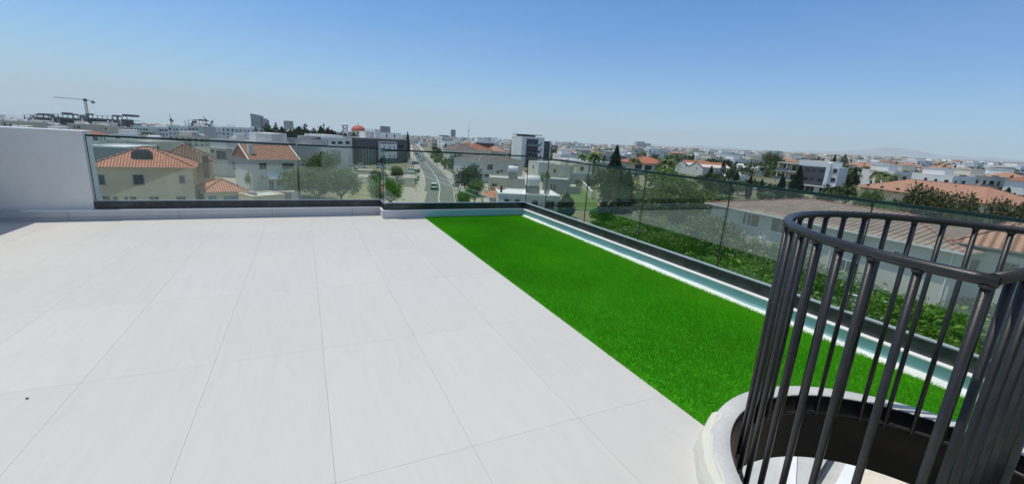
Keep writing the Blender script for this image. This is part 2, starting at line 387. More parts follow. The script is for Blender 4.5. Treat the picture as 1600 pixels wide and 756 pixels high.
# side street and forecourt on the left of the road
a, b_ = gp(662, 281), gp(560, 279); c_, d_ = gp(556, 286), gp(663, 290)
ribbon('side_street', [a, b_], [d_, c_], 'asphalt', .012)
for poly, mt, dz, nm in (
    ([gp(668, 300), gp(640, 293), gp(600, 293), gp(600, 322), gp(662, 322)], 'pavement', .10, 'footpath'),
    ([gp(600, 289), gp(535, 287), gp(512, 330), gp(610, 330)], 'dry_grass', .05, 'vacant_lot'),
    ([gp(640, 268), gp(560, 264), gp(560, 277), gp(655, 279)], 'pavement', .08, 'forecourt'),
    ([gp(930, 298), gp(889, 297), gp(884, 328), gp(935, 330)], 'lawn', .06, 'lawn'),
    ([gp(470, 330), gp(300, 330), gp(320, 272), gp(470, 272)], 'yard', .05, 'yard'),
    ([gp(720, 330), gp(716, 262), gp(830, 268), gp(890, 330)], 'yard', .05, 'yard')):
    bb = MB(); bb.face([on_g(x, y, dz) for x, y in poly]); tag(bb.build(nm, mt), kind='structure')

# --- far hills (beyond the town)
def ridge(name, prof, depth, mt, back=900, label=None):
    b = MB(); n = len(prof)
    pts = [at_r(px, py, depth) for px, py in prof]
    top = [(p.x, p.y, p.z) for p in pts]
    bot = [(p.x*.93, p.y*.93, gz(p.x, p.y)-30) for p in pts]; bk = [(p.x*1.12, p.y*1.12, gz(p.x, p.y)-60) for p in pts]
    for i in range(n-1):
        b.face([bot[i], bot[i+1], top[i+1], top[i]]); b.face([top[i], top[i+1], bk[i+1], bk[i]])
    return tag(b.build(name, mt), kind='structure')
def prof(x0, x1, fn, step=8):
    out = []; x = x0
    while x <= x1: out.append((x, fn(x))); x += step
    return out
jn = lambda x, s, a: a*(math.sin(x/23*s)+.6*math.sin(x/9.3*s+1)+.4*math.sin(x/4.1*s+2))
HY = lambda x: 184+69*x/1600
ridge('hills', prof(-260, 420, lambda x: HY(x)-7.0*max(0, 1-(x+20)**2/230**2 if x > -20 else 1)+jn(x, 1, .5)+1), 9000, 'hillside')
ridge('hills', prof(1010, 1960, lambda x: HY(x)-1.0-9.5*math.exp(-((x-1385)/62)**2)-4*math.exp(-((x-1480)/120)**2)-2*math.exp(-((x-1080)/90)**2)+jn(x, 1, .8)), 13200, 'hillside')
ridge('hills', prof(400, 1020, lambda x: HY(x)+.5+jn(x, 1, .3)), 12500, 'hillside')

# ---------------------------------------------------------------- TERRACE
WX0, YB, YBL = -3.62, 7.30, 7.655      # left wall, back kerb (right part), back kerb (left part)
JX, GX, KX, YS = 1.147, 1.862, 3.772, -2.2
CX, CY = 2.235, .465
def cut_hole(o, r, z0=-3, z1=1):
    c = MB(); n = 96
    c.v = [(CX+r*math.cos(2*math.pi*i/n), CY+r*math.sin(2*math.pi*i/n), z) for z in (z0, z1) for i in range(n)]
    c.f = [tuple(range(n))[::-1], tuple(range(n, 2*n))]+[(i, (i+1) % n, n+(i+1) % n, n+i) for i in range(n)]
    me = bpy.data.meshes.new('tmp'); me.from_pydata(c.v, [], c.f); co = bpy.data.objects.new('tmp', me); col.objects.link(co)
    md = o.modifiers.new('b', 'BOOLEAN'); md.object = co; md.operation = 'DIFFERENCE'; md.solver = 'EXACT'
    dg = bpy.context.evaluated_depsgraph_get(); ev = o.evaluated_get(dg); nm = bpy.data.meshes.new_from_object(ev)
    o.modifiers.clear(); o.data = nm; bpy.data.objects.remove(co)
TP, TQ = .6025, 1.2285
xs = [GX-TP*i for i in range(0, 10)][::-1]; xs[0] = WX0+.0
ys = [1.621+TQ*i for i in range(-4, 6)]
b = MB(); tints = []
for i in range(len(xs)-1):
    for j in range(len(ys)-1):
        x0, x1 = xs[i], xs[i+1]; lim = YB if x1 > JX+.3 else YBL
        y0, y1 = ys[j], min(ys[j+1], lim)
        y0 = max(y0, YS)
        if y1-y0 < .03: continue
        gp_ = .0005; before = len(b.f); b.box(x0+gp_, y0+gp_, -.012, x1-gp_, y1-gp_, 0); tints += [rnd.random()]*(len(b.f)-before)
fl = b.build('terrace_floor', 'floor_tile'); tag(fl, kind='structure')
ca = fl.data.color_attributes.new('tint', 'FLOAT_COLOR', 'CORNER')
k = 0
for p_, tt in zip(fl.data.polygons, tints):
    for li in p_.loop_indices: ca.data[li].color = (tt, (tt*7.3) % 1, (tt*3.1) % 1, 1)
cut_hole(fl, .85)
b = MB(); b.box(WX0, YS, -.30, 4.05, 8.05, -.014)
sl = b.build('terrace_slab', 'grout'); tag(sl, kind='structure'); cut_hole(sl, .797)
b = MB(); b.box(GX+.001, YS, -.0135, KX-.002, YB-.002, .004)
tb = b.build('turf_backing', 'turf_base'); tag(tb, kind='structure'); cut_hole(tb, .86)
# own building under the terrace
b = MB(); b.box(WX0, YS, -12.6, .2, 8.05, -.302); b.box(.2, 3.2, -12.6, 4.05, 8.05, -.302); b.box(.2, YS, -12.6, 10.5, 3.2, -3.1); b.box(4.2, 3.2, -12.6, 10.5, 6.2, -3.1)
b.box(3.93, 3.0, -3.1, 4.05, 3.2, -.302); b.box(.2, YS, -3.1, 4.05, YS+.1, -.302)
own = b.build('building_below', 'room_wall'); tag(own, kind='structure')
b = MB(); b.box(.2, YS+.1, -3.098, 10.45, 3.2, -3.02); b.box(4.2, 3.2, -3.098, 10.45, 6.2, -3.02); tag(b.build('lower_floor', 'beige_tile'), kind='structure')
b = MB(); b.face([(4.3, 2.05, -3.016), (7.4, 2.7, -3.016), (5.9, 6.1, -3.016), (4.3, 6.1, -3.016)]); tag(b.build('lower_paving', 'ring_screed'), kind='structure')
b = MB(); b.bar((4.2, 1.75, -2.98), (8.6, 3.0, -2.98), .16, .08); b.bar((5.6, 2.6, -2.98), (7.6, 3.75, -2.98), .16, .08); b.bar((4.6, 2.15, -2.975), (8.4, 3.2, -2.975), .05, .09, 1)
tag(b.build('lower_kerb', ['coping', 'channel']), kind='structure')
# penthouse behind the camera
pe = empty('penthouse', (0, -2.2, 0)); tag(pe, 'white penthouse wall behind the terrace with sliding glass doors', 'penthouse')
b = MB()
b.box(-3.45, -.3, -.3, -2.4, 0, 2.95); b.box(-2.4, -.3, 2.35, .6, 0, 2.95); b.box(.6, -.3, -.3, 4.05, 0, 2.95); b.box(-3.45, -4, 2.95, 4.05, .12, 3.1)
b.build('wall', 'plaster_white', pe)
b = MB(); b.box(-2.4, -.2, 0, .6, -.17, 2.35); b.build('sliding_door', 'window_pane', pe)
b = MB()
for x in (-2.4, -.93, .54):
    b = MB(); b.box(x, -.16, 0, x+.06, -.1, 2.35); b.build('door_post', 'window_frame', pe)

# kerbs
def kerb(name, label, segs, mt, parent=None):
    pass
b = MB(); b.box(WX0, YBL, -.02, JX-.0, 8.05, .132)
k1 = b.build('kerb', 'skirting'); tag(k1, 'grey tiled kerb under the longer left run of back glass', 'kerb', 'kerbs around the terrace')
b = MB(); b.box(WX0+.26, YBL-.006, .132, JX-.008, 7.76, .140); b.build('coping', 'coping', k1)
b = MB(); x = -2.9
while x < JX-.1: b.box(x, YBL-.003, .0, x+.004, YBL+.02, .131); x += 1.2
b.box(WX0, YBL-.004, .045, JX-.01, YBL+.01, .0475)
b.build('tile_joint', 'joint', k1)
b = MB(); b.box(JX, YB, -.02, KX+.3, 8.05, .132)
k2 = b.build('kerb', 'skirting'); tag(k2, 'low kerb along the back edge of the green turf and stepped forward', 'kerb', 'kerbs around the terrace')
b = MB(); b.box(JX-.006, YB-.006, .132, KX-.01, 7.42, .140); b.box(JX-.006, 7.42, .132, JX+.07, 7.9, .140); b.build('coping', 'coping', k2)
b = MB(); b.box(GX+.004, YB-.003, .0, KX+.01, YB+.01, .131); b.build('teal_face', 'teal_kerb', k2)
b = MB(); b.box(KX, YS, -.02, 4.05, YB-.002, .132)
k3 = b.build('kerb', 'teal_kerb'); tag(k3, 'teal kerb with white top along the right side of the turf', 'kerb', 'kerbs around the terrace')
b = MB(); b.box(KX-.022, YS, .132, KX+.075, YB-.008, .141); b.build('coping', 'coping', k3)
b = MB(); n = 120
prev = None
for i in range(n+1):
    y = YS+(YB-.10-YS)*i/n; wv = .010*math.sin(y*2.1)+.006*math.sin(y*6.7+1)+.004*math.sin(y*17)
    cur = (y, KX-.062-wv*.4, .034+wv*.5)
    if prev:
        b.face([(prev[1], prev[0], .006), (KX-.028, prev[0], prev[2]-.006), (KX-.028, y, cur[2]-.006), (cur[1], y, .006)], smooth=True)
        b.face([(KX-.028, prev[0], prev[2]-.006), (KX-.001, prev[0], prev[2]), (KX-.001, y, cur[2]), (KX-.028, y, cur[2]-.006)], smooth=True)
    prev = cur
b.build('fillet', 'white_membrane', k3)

# solid parapet walls
b = MB(); b.box(WX0, 7.76, .132, -2.655, 8.02, 1.175)
wl = b.build('parapet_wall', 'plaster_white'); tag(wl, 'white rendered parapet wall at the left end of the back glass', 'wall', 'white parapet walls')
b = MB(); b.box(WX0+.002, 7.748, 1.175, -2.643, 8.032, 1.192); b.build('coping', 'coping', wl)
b = MB(); b.box(WX0-.25, YS, -.3, WX0, 8.02, 1.55)
wl = b.build('parapet_wall', 'plaster_white'); tag(wl, 'white rendered parapet wall closing the left edge of the terrace', 'wall', 'white parapet walls')
b = MB(); b.box(WX0-.262, YS, 1.55, WX0+.01, 8.032, 1.57); b.build('coping', 'coping', wl)

# glass balustrades: channel > glass panels > edges
def balustrade(label, runs, joints_note=None):
    root = empty('glass_balustrade', (runs[0][0][0], runs[0][0][1], .14)); ox, oy = runs[0][0]
    tag(root, label, 'balustrade', 'frameless glass balustrades round the terrace')
    for (p0, p1, panels, trim) in runs:
        a = Vector((p0[0]-ox, p0[1]-oy, 0)); c = Vector((p1[0]-ox, p1[1]-oy, 0)); d = (c-a).normalized(); n = Vector((d.y, -d.x, 0)); Ln = (c-a).length
        def slab(nm, mt, s0, s1, o0, o1, z0, z1, par):
            P = [a+d*s0+n*o0, a+d*s1+n*o0, a+d*s1+n*o1, a+d*s0+n*o1]; bb = MB()
            lo = [(p.x, p.y, z0) for p in P]; hi = [(p.x, p.y, z1) for p in P]
            bb.face(lo); bb.face(hi[::-1])
            for i in range(4): bb.face([lo[i], hi[i], hi[(i+1)%4], lo[(i+1)%4]])
            return bb.build(nm, mt, par)
        slab('base_channel', 'channel', trim[0], Ln-trim[1], 0, -.075, .0, .108, root)
        slab('gasket', 'gasket', trim[0], Ln-trim[1], -.022, -.056, .108, .118, root)
        s = 0
        for pl in panels:
            gl = slab('glass_panel', 'rail_glass', s+.012, s+pl-.012, -.030, -.047, .1185, .9835, root)
            slab('glass_edge', 'glass_edge', s+.008, s+pl-.008, -.0265, -.0505, .984, 1.008, gl)
            slab('end_edge', 'glass_edge', s+.004, s+.0105, -.031, -.046, .119, .9835, gl)
            s += pl
yl, yr, xr = 7.742, 7.345, 3.812
balustrade('clear glass balustrade along the back beside the white wall', [((-2.64, yl), (JX+.02, yl), [2.54, JX+.02+2.64-2.54], (0, .0))])
balustrade('short glass balustrade across the back of the turf with its corner return', [((JX+.02, yr+.0), (xr, yr), [xr-JX-.02], (0, -.075)), ((JX+.02, yl+.07), (JX+.02, yr-.005), [yl+.07-yr], (0, .0))])
pan = [.76]+[1.22]*7
balustrade('long green tinted glass balustrade along the right edge of the turf', [((xr, yr-.002), (xr, YS), [yr-6.58]+[1.215]*7, (0, 0))])

# --- kerb ring, shaft, cage and spiral stair
ring = MB(); ring.lathe([(.797, .0), (.797, .108), (.80, .111), (.883, .111), (.888, .107), (.889, .0)], 96, (0, 0))
rg = ring.build('stairwell_kerb', 'ring_screed', loc=(CX, CY, 0)); tag(rg, 'round grey screed kerb around the spiral stair opening', 'kerb')
b = MB()
nseg = 90; a0, a1 = R(113.5), R(330); prev = None
for i in range(nseg+1):
    a = a0+(a1-a0)*i/nseg; wv = .008*math.sin(a*9)+.006*math.sin(a*23+1)
    wi = .006*math.sin(a*11+2)+.007*math.sin(a*27)+.004*math.sin(a*61)
    cur = [((.872+wi)*math.cos(a), (.872+wi)*math.sin(a), .1115), ((.893+wv*.3)*math.cos(a), (.893+wv*.3)*math.sin(a), .110), ((.912+wv*.5)*math.cos(a), (.912+wv*.5)*math.sin(a), .092), ((.926+wv*.6)*math.cos(a), (.926+wv*.6)*math.sin(a), .05), ((.934+wv*.8)*math.cos(a), (.934+wv*.8)*math.sin(a), .0)]
    if prev:
        for q in range(0, 4): b.face([prev[q+1], cur[q+1], cur[q], prev[q]], smooth=True)
    prev = cur
e_ = b.build('mortar_edge', 'cream_mortar', rg)
b = MB(); b.lathe([(.796, .105), (.796, -.302), (.80, -.302)], 96, (0, 0)); b.build('shaft_lining', 'black_lining', rg)
cg = empty('spiral_stair_cage', (CX+.012, CY+.008, -.05)); tag(cg, 'round cage of dark steel bars guarding the spiral stair opening', 'railing')
Zt, Zb, Rc = 1.157+.05, .025+.05, .750
def arc(z, r, d0, d1, n=72): return [(r*math.cos(R(d0+(d1-d0)*i/n)), r*math.sin(R(d0+(d1-d0)*i/n)), z) for i in range(n+1)]
pend = (Rc*math.cos(R(186.8)), Rc*math.sin(R(186.8)))
b = MB(); b.tube(arc(Zt, Rc, -88, 187.6), .0165, 16)
b.build('top_rail', 'cage_steel', cg)
b = MB(); b.tube([(pend[0]-.004, pend[1], Zt+.004), (-.04, -.093, Zt+.004)], .0162, 16); b.build('landing_rail', 'cage_steel', cg)
b = MB(); b.tube(arc(Zb, Rc, 0, 360, 96)[:-1], .009, 10, closed=True)
b.build('bottom_ring', 'cage_steel', cg)
angs = [21.5+8.8*k for k in range(-12, 8)]+[91.9, 100.4, 108.9, 117.2, 125.5, 133.8, 142.2, 150.4, 158.7, 167.0, 176.0, 186.2]
for a in angs:
    b = MB(); x, y = Rc*math.cos(R(a)), Rc*math.sin(R(a)); b.tube([(x, y, Zb-.02), (x, y, Zt-.008)], .0112, 12)
    b.tube([(x, y, Zt-.022), (x, y, Zt-.012)], [.0135, .0165], 10)
    b.build('bar', 'cage_steel', cg)
for i in range(6):
    b = MB(); x = pend[0]+.10*(i+1); b.tube([(x, -.093, -.06), (x, -.093, Zt-.008)], .0112, 12); b.build('bar', 'cage_steel', cg)
for a in (37, 97, 158, 218, 280, 335):
    b = MB(); c, s_ = math.cos(R(a)), math.sin(R(a)); b.tube([(Rc*c, Rc*s_, Zb), (.783*c, .783*s_, Zb)], .007, 8)
    b.tube([(Rc*c, Rc*s_, Zb-.012), (Rc*c, Rc*s_, Zb+.014)], .013, 10); b.build('wall_stub', 'cage_steel', cg)
st = empty('spiral_staircase', (CX, CY, -3.02)); tag(st, 'spiral staircase with pale treads going down inside the round opening', 'staircase')
b = MB(); b.tube([(0, -.045, 0), (0, -.045, 4.16)], .048, 20); b.build('centre_post', 'cage_steel', st)
b = MB(); b.tube([(0, -.045, 4.16), (0, -.045, 4.175)], [.052, .045], 20); b.build('post_cap', 'cage_steel', st)
for i in range(13):
    b = MB(); z = .22+.205*i; A0 = R(200-27*i*1.0+90); A1 = A0+R(32); n = 8; zt = z
    top = [(0.05*math.cos(A0), .05*math.sin(A0)-.045), (.05*math.cos(A1), .05*math.sin(A1)-.045)]
    pts = [top[0]]+[(.73*math.cos(A0+(A1-A0)*q/n), .73*math.sin(A0+(A1-A0)*q/n)) for q in range(n+1)]+[top[1]]
    b.face([(x, y, zt) for x, y in pts]); b.face([(x, y, zt-.04) for x, y in pts][::-1])
    for q in range(len(pts)): p, r_ = pts[q], pts[(q+1) % len(pts)]; b.face([(*p, zt-.04), (*r_, zt-.04), (*r_, zt), (*p, zt)], 1)
    b.build('tread', ['stone_tread', 'cage_steel'], st)

# --- artificial turf
def turf():
    n = 460000
    t = nr.uniform(0, 1, n); y = -1.0+(YB+1.0)*t**1.35; x = nr.uniform(GX, KX-.03, n)
    k = np.hypot(x-CX, y-CY) > .892; x = x[k]; y = y[k]; n = len(x)
    wd = .0036+np.clip(y, 0, 8)*.00055; a = nr.uniform(0, 2*np.pi, n); h = nr.uniform(.017, .030, n)+.0004*y
    swirl = .004*np.sin(x*2.3+y*1.1)+.003*np.sin(y*3.1-x); lx = nr.normal(-.004, .008, n)+swirl; ly = nr.normal(-.004, .008, n)+swirl
    dx = np.cos(a)*wd/2; dy = np.sin(a)*wd/2; x = np.maximum(x, GX+.003)
    V = np.empty((n, 3, 3)); V[:, 0] = np.c_[x-dx, y-dy, np.full(n, .003)]; V[:, 1] = np.c_[x+dx, y+dy, np.full(n, .003)]; V[:, 2] = np.c_[x+lx, y+ly, h]
    V = V.reshape(-1, 3)
    n = len(V)//3; me = bpy.data.meshes.new('turf'); me.vertices.add(len(V)); me.vertices.foreach_set('co', V.ravel())
    me.loops.add(3*n); me.loops.foreach_set('vertex_index', np.arange(3*n, dtype=np.int32)); me.polygons.add(n)
    me.polygons.foreach_set('loop_start', np.arange(0, 3*n, 3, dtype=np.int32)); me.update(calc_edges=True)
    m, t, b = nodes('turf_blade'); L = t.links.new; geo = N(t, 'ShaderNodeNewGeometry'); tc = N(t, 'ShaderNodeTexCoord')
    n1 = N(t, 'ShaderNodeTexNoise', Scale=2.2, Detail=4); L(tc.outputs['Object'], n1.inputs[0])
    c = mixc(t, geo.outputs['Random Per Island'], (.078, .455, .006), (.14, .60, .016)); n2 = N(t, 'ShaderNodeTexNoise', Scale=.8, Detail=3); L(tc.outputs['Object'], n2.inputs[0]); sx_ = N(t, 'ShaderNodeSeparateXYZ'); L(tc.outputs['Object'], sx_.inputs[0])
    c = mixc(t, mapr(t, n1.outputs[0], .35, .65, 0, .6), c, (.17, .56, .03)); c = mixc(t, mapr(t, n2.outputs[0], .4, .62, 0, .45), c, (.075, .36, .01)); c = mixc(t, mapr(t, sx_.outputs[0], 3.2, 3.65, 0, .5), c, (.24, .62, .03))
    L(c, b.inputs['Base Color']); b.inputs['Roughness'].default_value = .6; b.inputs['Specular IOR Level'].default_value = .2
    tr = N(t, 'ShaderNodeBsdfTranslucent'); L(c, tr.inputs[0]); mx = N(t, 'ShaderNodeMixShader'); mx.inputs[0].default_value = .45
    L(b.outputs[0], mx.inputs[1]); L(tr.outputs[0], mx.inputs[2]); L(mx.outputs[0], t.nodes['Material Output'].inputs[0])
    me.materials.append(m); o = bpy.data.objects.new('artificial_turf', me); col.objects.link(o)
    tag(o, 'strip of bright green artificial turf beside the pale tiles', 'artificial turf', kind='stuff')
turf()

for i, (px, py, r_, lb) in enumerate(((42, 622, .006, 'tiny dark pebble alone on the pale tiles at the lower left'), (485, 361, .008, 'small crumb of mortar on the tiles near the back kerb'), (598, 362, .007, 'tiny crumb of grout on the tiles before the kerb step'))):
    P = at_z(px, py, .003); b = MB(); n = 8; rp_ = random.Random(i)
    b.lathe([(.001, -.003), (r_, 0), (r_*.8, r_*.6), (.001, r_*.8)], n); b.v = [(x*(1+rp_.uniform(-.3, .3)), y*(1+rp_.uniform(-.3, .3)), z) for x, y, z in b.v]
    tag(b.build('pebble', 'bark' if i == 0 else 'cream_mortar', loc=P), lb, 'pebble')

# ================================================================ BUILDINGS
LM = [(60, 'the unfinished concrete frame'), (140, 'the tower crane'), (225, 'the cream house'), (300, 'the scaffolded dark block'), (360, 'the pale cubic house'), (400, 'the blue glass tower'),
      (430, 'the salmon roofed house'), (480, 'the dark pine belt'), (539, 'the church bell tower'), (560, 'the red church dome'), (600, 'the slate clad apartments'), (655, 'the curving road'),
      (706, 'the slim distant tower'), (765, 'the grey roofed villas'), (830, 'the dark balconied block'), (900, 'the cream cubic houses'), (950, 'the tallest cypress'), (1015, 'the orange roofed villa'),
      (1090, 'the gabled villa wing'), (1165, 'the white cubic villa'), (1205, 'the round green tree'), (1265, 'the slate faced block'), (1380, 'the far mountain'), (1470, 'the pink roofed house'), (1560, 'the right picture edge')]
def whereis(x, y, z=-10):
    px, py = to_px((x, y, z)); d = math.hypot(x, y)
    lx, nm = min(LM, key=lambda q: abs(q[0]-px)); k = px-lx
    side = 'in line with' if abs(k) < 9 else ('just right of' if 0 < k < 24 else 'just left of' if -24 < k < 0 else 'right of' if k > 0 else 'left of')
    far = 'near' if d < 120 else 'halfway out' if d < 260 else 'further out' if d < 480 else 'far out' if d < 800 else 'very far out' if d < 1200 else 'on the skyline'
    return far, side, nm
FOOT = []     # occupied circles (x, y, r)
def free(x, y, r):
    return all((x-a)**2+(y-b)**2 > (r+c)**2 for a, b, c in FOOT)
class Bld:
    """a building whose street front runs from a to b (ground points), body going `depth` away from us"""
    def __init__(s, name, label, cat, pL, pR, ztop, depth, zbase=None, group=None, foot=True):
        A = at_z(*pL, ztop) if not isinstance(pL, Vector) else pL; B = at_z(*pR, ztop) if not isinstance(pR, Vector) else pR
        d = Vector((B.x-A.x, B.y-A.y, 0)); s.W = d.length; s.u = d.normalized(); s.n = Vector((-s.u.y, s.u.x, 0)); s.D = depth
        if s.n.dot(Vector((A.x, A.y, 0))) < 0: s.n = -s.n
        mid = A+d/2+s.n*depth/2; s.zb = (gz(mid.x, mid.y)-.4) if zbase is None else zbase
        s.A = Vector((A.x, A.y, s.zb)); s.H = ztop-s.zb
        s.o = empty(name, s.A, math.atan2(s.u.y, s.u.x)); tag(s.o, label, cat, group)
        if foot:
            r = math.hypot(s.W, depth)/2; FOOT.append((mid.x, mid.y, r*.95))
    def box(s, name, mt, x0, y0, z0, x1, y1, z1, par=None, bev=0):
        b = MB(); b.box(x0, y0, z0, x1, y1, z1); o = b.build(name, mt, par or s.o)
        if bev: bevel(o, bev)
        return o
    def body(s, mt, name='wall'): return s.box(name, mt, 0, 0, 0, s.W, s.D, s.H)
    def flat(s, mt='flat_roof', rim='white_wall', h=.5, t=.25, x0=None, y0=None, x1=None, y1=None, z=None):
        x0 = 0 if x0 is None else x0; y0 = 0 if y0 is None else y0; x1 = s.W if x1 is None else x1; y1 = s.D if y1 is None else y1; z = s.H if z is None else z
        r = s.box('roof', mt, x0+.01, y0+.01, z+.003, x1-.01, y1-.01, z+.05)
        b = MB(); o = .03
        b.box(x0-o, y0-o, z+.002, x1+o, y0+t, z+h); b.box(x0-o, y1-t, z+.002, x1+o, y1+o, z+h); b.box(x0-o, y0+t, z+.002, x0+t, y1-t, z+h); b.box(x1-t, y0+t, z+.002, x1+o, y1-t, z+h)
        b.build('parapet', rim, r); return r
    def hip(s, mt, rise, ov=.6, x0=None, y0=None, x1=None, y1=None, z=None, gable=False, eave='white_wall', along=None):
        x0 = -ov if x0 is None else x0; y0 = -ov if y0 is None else y0; x1 = s.W+ov if x1 is None else x1; y1 = s.D+ov if y1 is None else y1; z = s.H if z is None else z
        W, D = x1-x0, y1-y0; b = MB(); z0 = z+.12
        if along: D = min(D, W)
        if W >= D: i = 0 if gable else D/2; r0 = Vector((x0+i, (y0+y1)/2, z0+rise)); r1 = Vector((x1-i, (y0+y1)/2, z0+rise))
        else: i = 0 if gable else W/2; r0 = Vector(((x0+x1)/2, y0+i, z0+rise)); r1 = Vector(((x0+x1)/2, y1-i, z0+rise))
        P = [Vector((x0, y0, z0)), Vector((x1, y0, z0)), Vector((x1, y1, z0)), Vector((x0, y1, z0))]
        def F(pts):
            e = (pts[1]-pts[0]).normalized(); n = (pts[1]-pts[0]).cross(pts[2]-pts[0]).normalized(); v = n.cross(e)
            b.face(pts, 0, [((p-pts[0]).dot(e), (p-pts[0]).dot(v)) for p in pts])
        if W >= D: F([P[0], P[1], r1, r0]); F([P[1], P[2], r1]); F([P[2], P[3], r0, r1]); F([P[3], P[0], r0])
        else: F([P[0], P[1], r0]); F([P[1], P[2], r1, r0]); F([P[2], P[3], r1]); F([P[3], P[0], r0, r1])
        o = b.build('roof', mt, s.o)
        e = MB(); e.box(x0+.02, y0+.02, z+.002, x1-.02, y1-.02, z+.118); e.build('eave', eave, o)
        if D > 3 and W > 3 and rise > 1:
            c = MB()
            for p, q in ((P[0], r0), (P[1], r1 if W >= D else r0), (P[2], r1), (P[3], r0 if W >= D else r1), (r0, r1)):
                if (q-p).length > .5: c.bar(p+Vector((0,0,.03)), q+Vector((0,0,.05)), .24, .12)
            c.build('ridge_tile', s.ridge if hasattr(s, 'ridge') else 'plain_salmon', o)
        return o
    def win(s, x, z, w=1.2, h=1.2, side='F', frame='window_frame', pane='window_pane', depth=.06, name='window', detail=True):
        f = MB(); g = MB(); t = .08
        def B(m, a0, a1, o0, o1, z0, z1):
            if side == 'F': m.box(a0, -o1, z0, a1, -o0, z1)
            elif side == 'R': m.box(s.W+o0, a0, z0, s.W+o1, a1, z1)
            elif side == 'L': m.box(-o1, a0, z0, -o0, a1, z1)
        B(f, x-w/2, x+w/2, .0, depth, z, z+t); B(f, x-w/2, x+w/2, .0, depth, z+h-t, z+h); B(f, x-w/2, x-w/2+t, .0, depth, z+t, z+h-t); B(f, x+w/2-t, x+w/2, .0, depth, z+t, z+h-t)
        if detail and w > .9: B(f, x-.03, x+.03, .0, depth-.01, z+t, z+h-t)
        B(f, x-w/2-.1, x+w/2+.1, .0, depth+.08, z-.07, z-.002)
        o = f.build(name, frame, s.o); B(g, x-w/2+t, x+w/2-t, .0, .02, z+t, z+h-t); g.build('pane', pane, o); return o
    def pwin(s, rects, **k):      # windows surveyed on the front plane
        for (x0, y0, x1, y1) in rects:
            P = []
            for q in ((x0, (y0+y1)/2), (x1, (y0+y1)/2), ((x0+x1)/2, y0), ((x0+x1)/2, y1)):
                d = sight(*q); t = (s.A-CAM).dot(s.n)/d.dot(s.n); p = CAM+d*t-s.A; P.append((p.dot(s.u), p.z))
            w = abs(P[1][0]-P[0][0]); h = abs(P[2][1]-P[3][1]); x = (P[0][0]+P[1][0])/2
            s.win(x, P[3][1], max(w, .4), max(h, .4), **k)
    def fx(s, px, py):
        d = sight(px, py); t = (s.A-CAM).dot(s.n)/d.dot(s.n); p = CAM+d*t-s.A; return p.dot(s.u), p.z
    def grid(s, nf, nx, z0=1.0, fh=3.1, w=1.2, h=1.3, side='F', **k):
        Ln = s.W if side == 'F' else s.D
        for f in range(nf):
            for i in range(nx): s.win(Ln*(i+.5)/nx, z0+fh*f, w, h, side, detail=False, **k)

# --- cream two storey house, left
c = Bld('cream_house', 'cream two storey house with salmon hipped roof behind the left glass', 'house', (140, 261), (300, 263), -5.75, 10.5)
c.ridge = 'plain_salmon'; c.body('cream_wall'); c.hip('salmon_tiles', 2.6, .55, eave='cream_wall')
c.pwin([(154, 273, 164, 288), (208, 273, 225, 288), (280, 274.5, 289, 286)])
c.pwin([(161, 307, 173, 322), (177, 307, 185, 322), (195, 307, 201, 322), (204, 307, 214, 322), (234, 307, 249, 322), (276, 307, 291, 322)], frame='shutter')
x, z = c.fx(219, 252); dm = MB(); yy = 2.0; zz = c.H+.12+2.6*(yy+.55)/5.8
dm.prism([(x-1.15, zz-.5), (x+1.15, zz-.5), (x+1.15, zz+.75), (x+.6, zz+1.15), (x-.6, zz+1.15), (x-1.15, zz+.75)], yy-.3, yy+2.4)
d_ = dm.build('dormer', 'near_black', c.o); dm = MB(); dm.box(x-.8, yy-.33, zz-.1, x+.1, yy-.305, zz+.55); dm.build('pane', 'window_pane', d_)
# rear wing
c.box('rear_wing', 'cream_wall', c.W-5.5, c.D+.01, 0, c.W+2.4, c.D+9, c.H+.1)
c.hip('brown_tiles', 2.7, .0, c.W-6.1, c.D-1.5, c.W+3.0, c.D+9.6, c.H+.1, eave='white_wall')
b = MB(); b.box(c.W+1.1, c.D-1.6, c.H-2.4, c.W+1.9, c.D-.9, c.H+1.4); ch = b.build('chimney', 'brown_wall', c.o)
for yy, zz in ((c.D+2.2, 4.0), (c.D+5.0, 4.0), (c.D+7.4, 4.0), (c.D+3.5, 1.0)):
    f = MB(); f.box(c.W+2.4, yy-.5, zz, c.W+2.46, yy+.5, zz+1.5); q = f.build('window', 'window_frame', c.o); f = MB(); f.box(c.W+2.461, yy-.42, zz+.08, c.W+2.475, yy+.42, zz+1.42); f.build('pane', 'window_pane', q)
b = MB(); b.box(c.W+.08, .9, 0, c.W+.22, 1.04, c.H-.1); b.build('downpipe', 'shutter', c.o)
c = Bld('garage_wing', 'single storey annex with small salmon hipped roof right of the cream house', 'house', (319, 301), (383, 299), -9.6, 6.5, foot=False)
c.ridge = 'plain_salmon'; c.body('cream_wall'); c.hip('salmon_tiles', 1.7, .45, eave='cream_wall'); c.pwin([(326, 306, 338, 316), (350, 306, 378, 318)], frame='shutter', pane='garage')
c = Bld('garden_store', 'small cream flat roofed store beside the salmon roofed annex', 'shed', (372, 303), (396, 309), -9.9, 5, foot=False)
c.body('cream_wall'); c.flat('flat_roof', 'cream_wall', .25)
b = MB(); b.box(1, 1, c.H+.06, 3, 1.6, c.H+.35); b.build('roof_vent', 'steel', c.o)
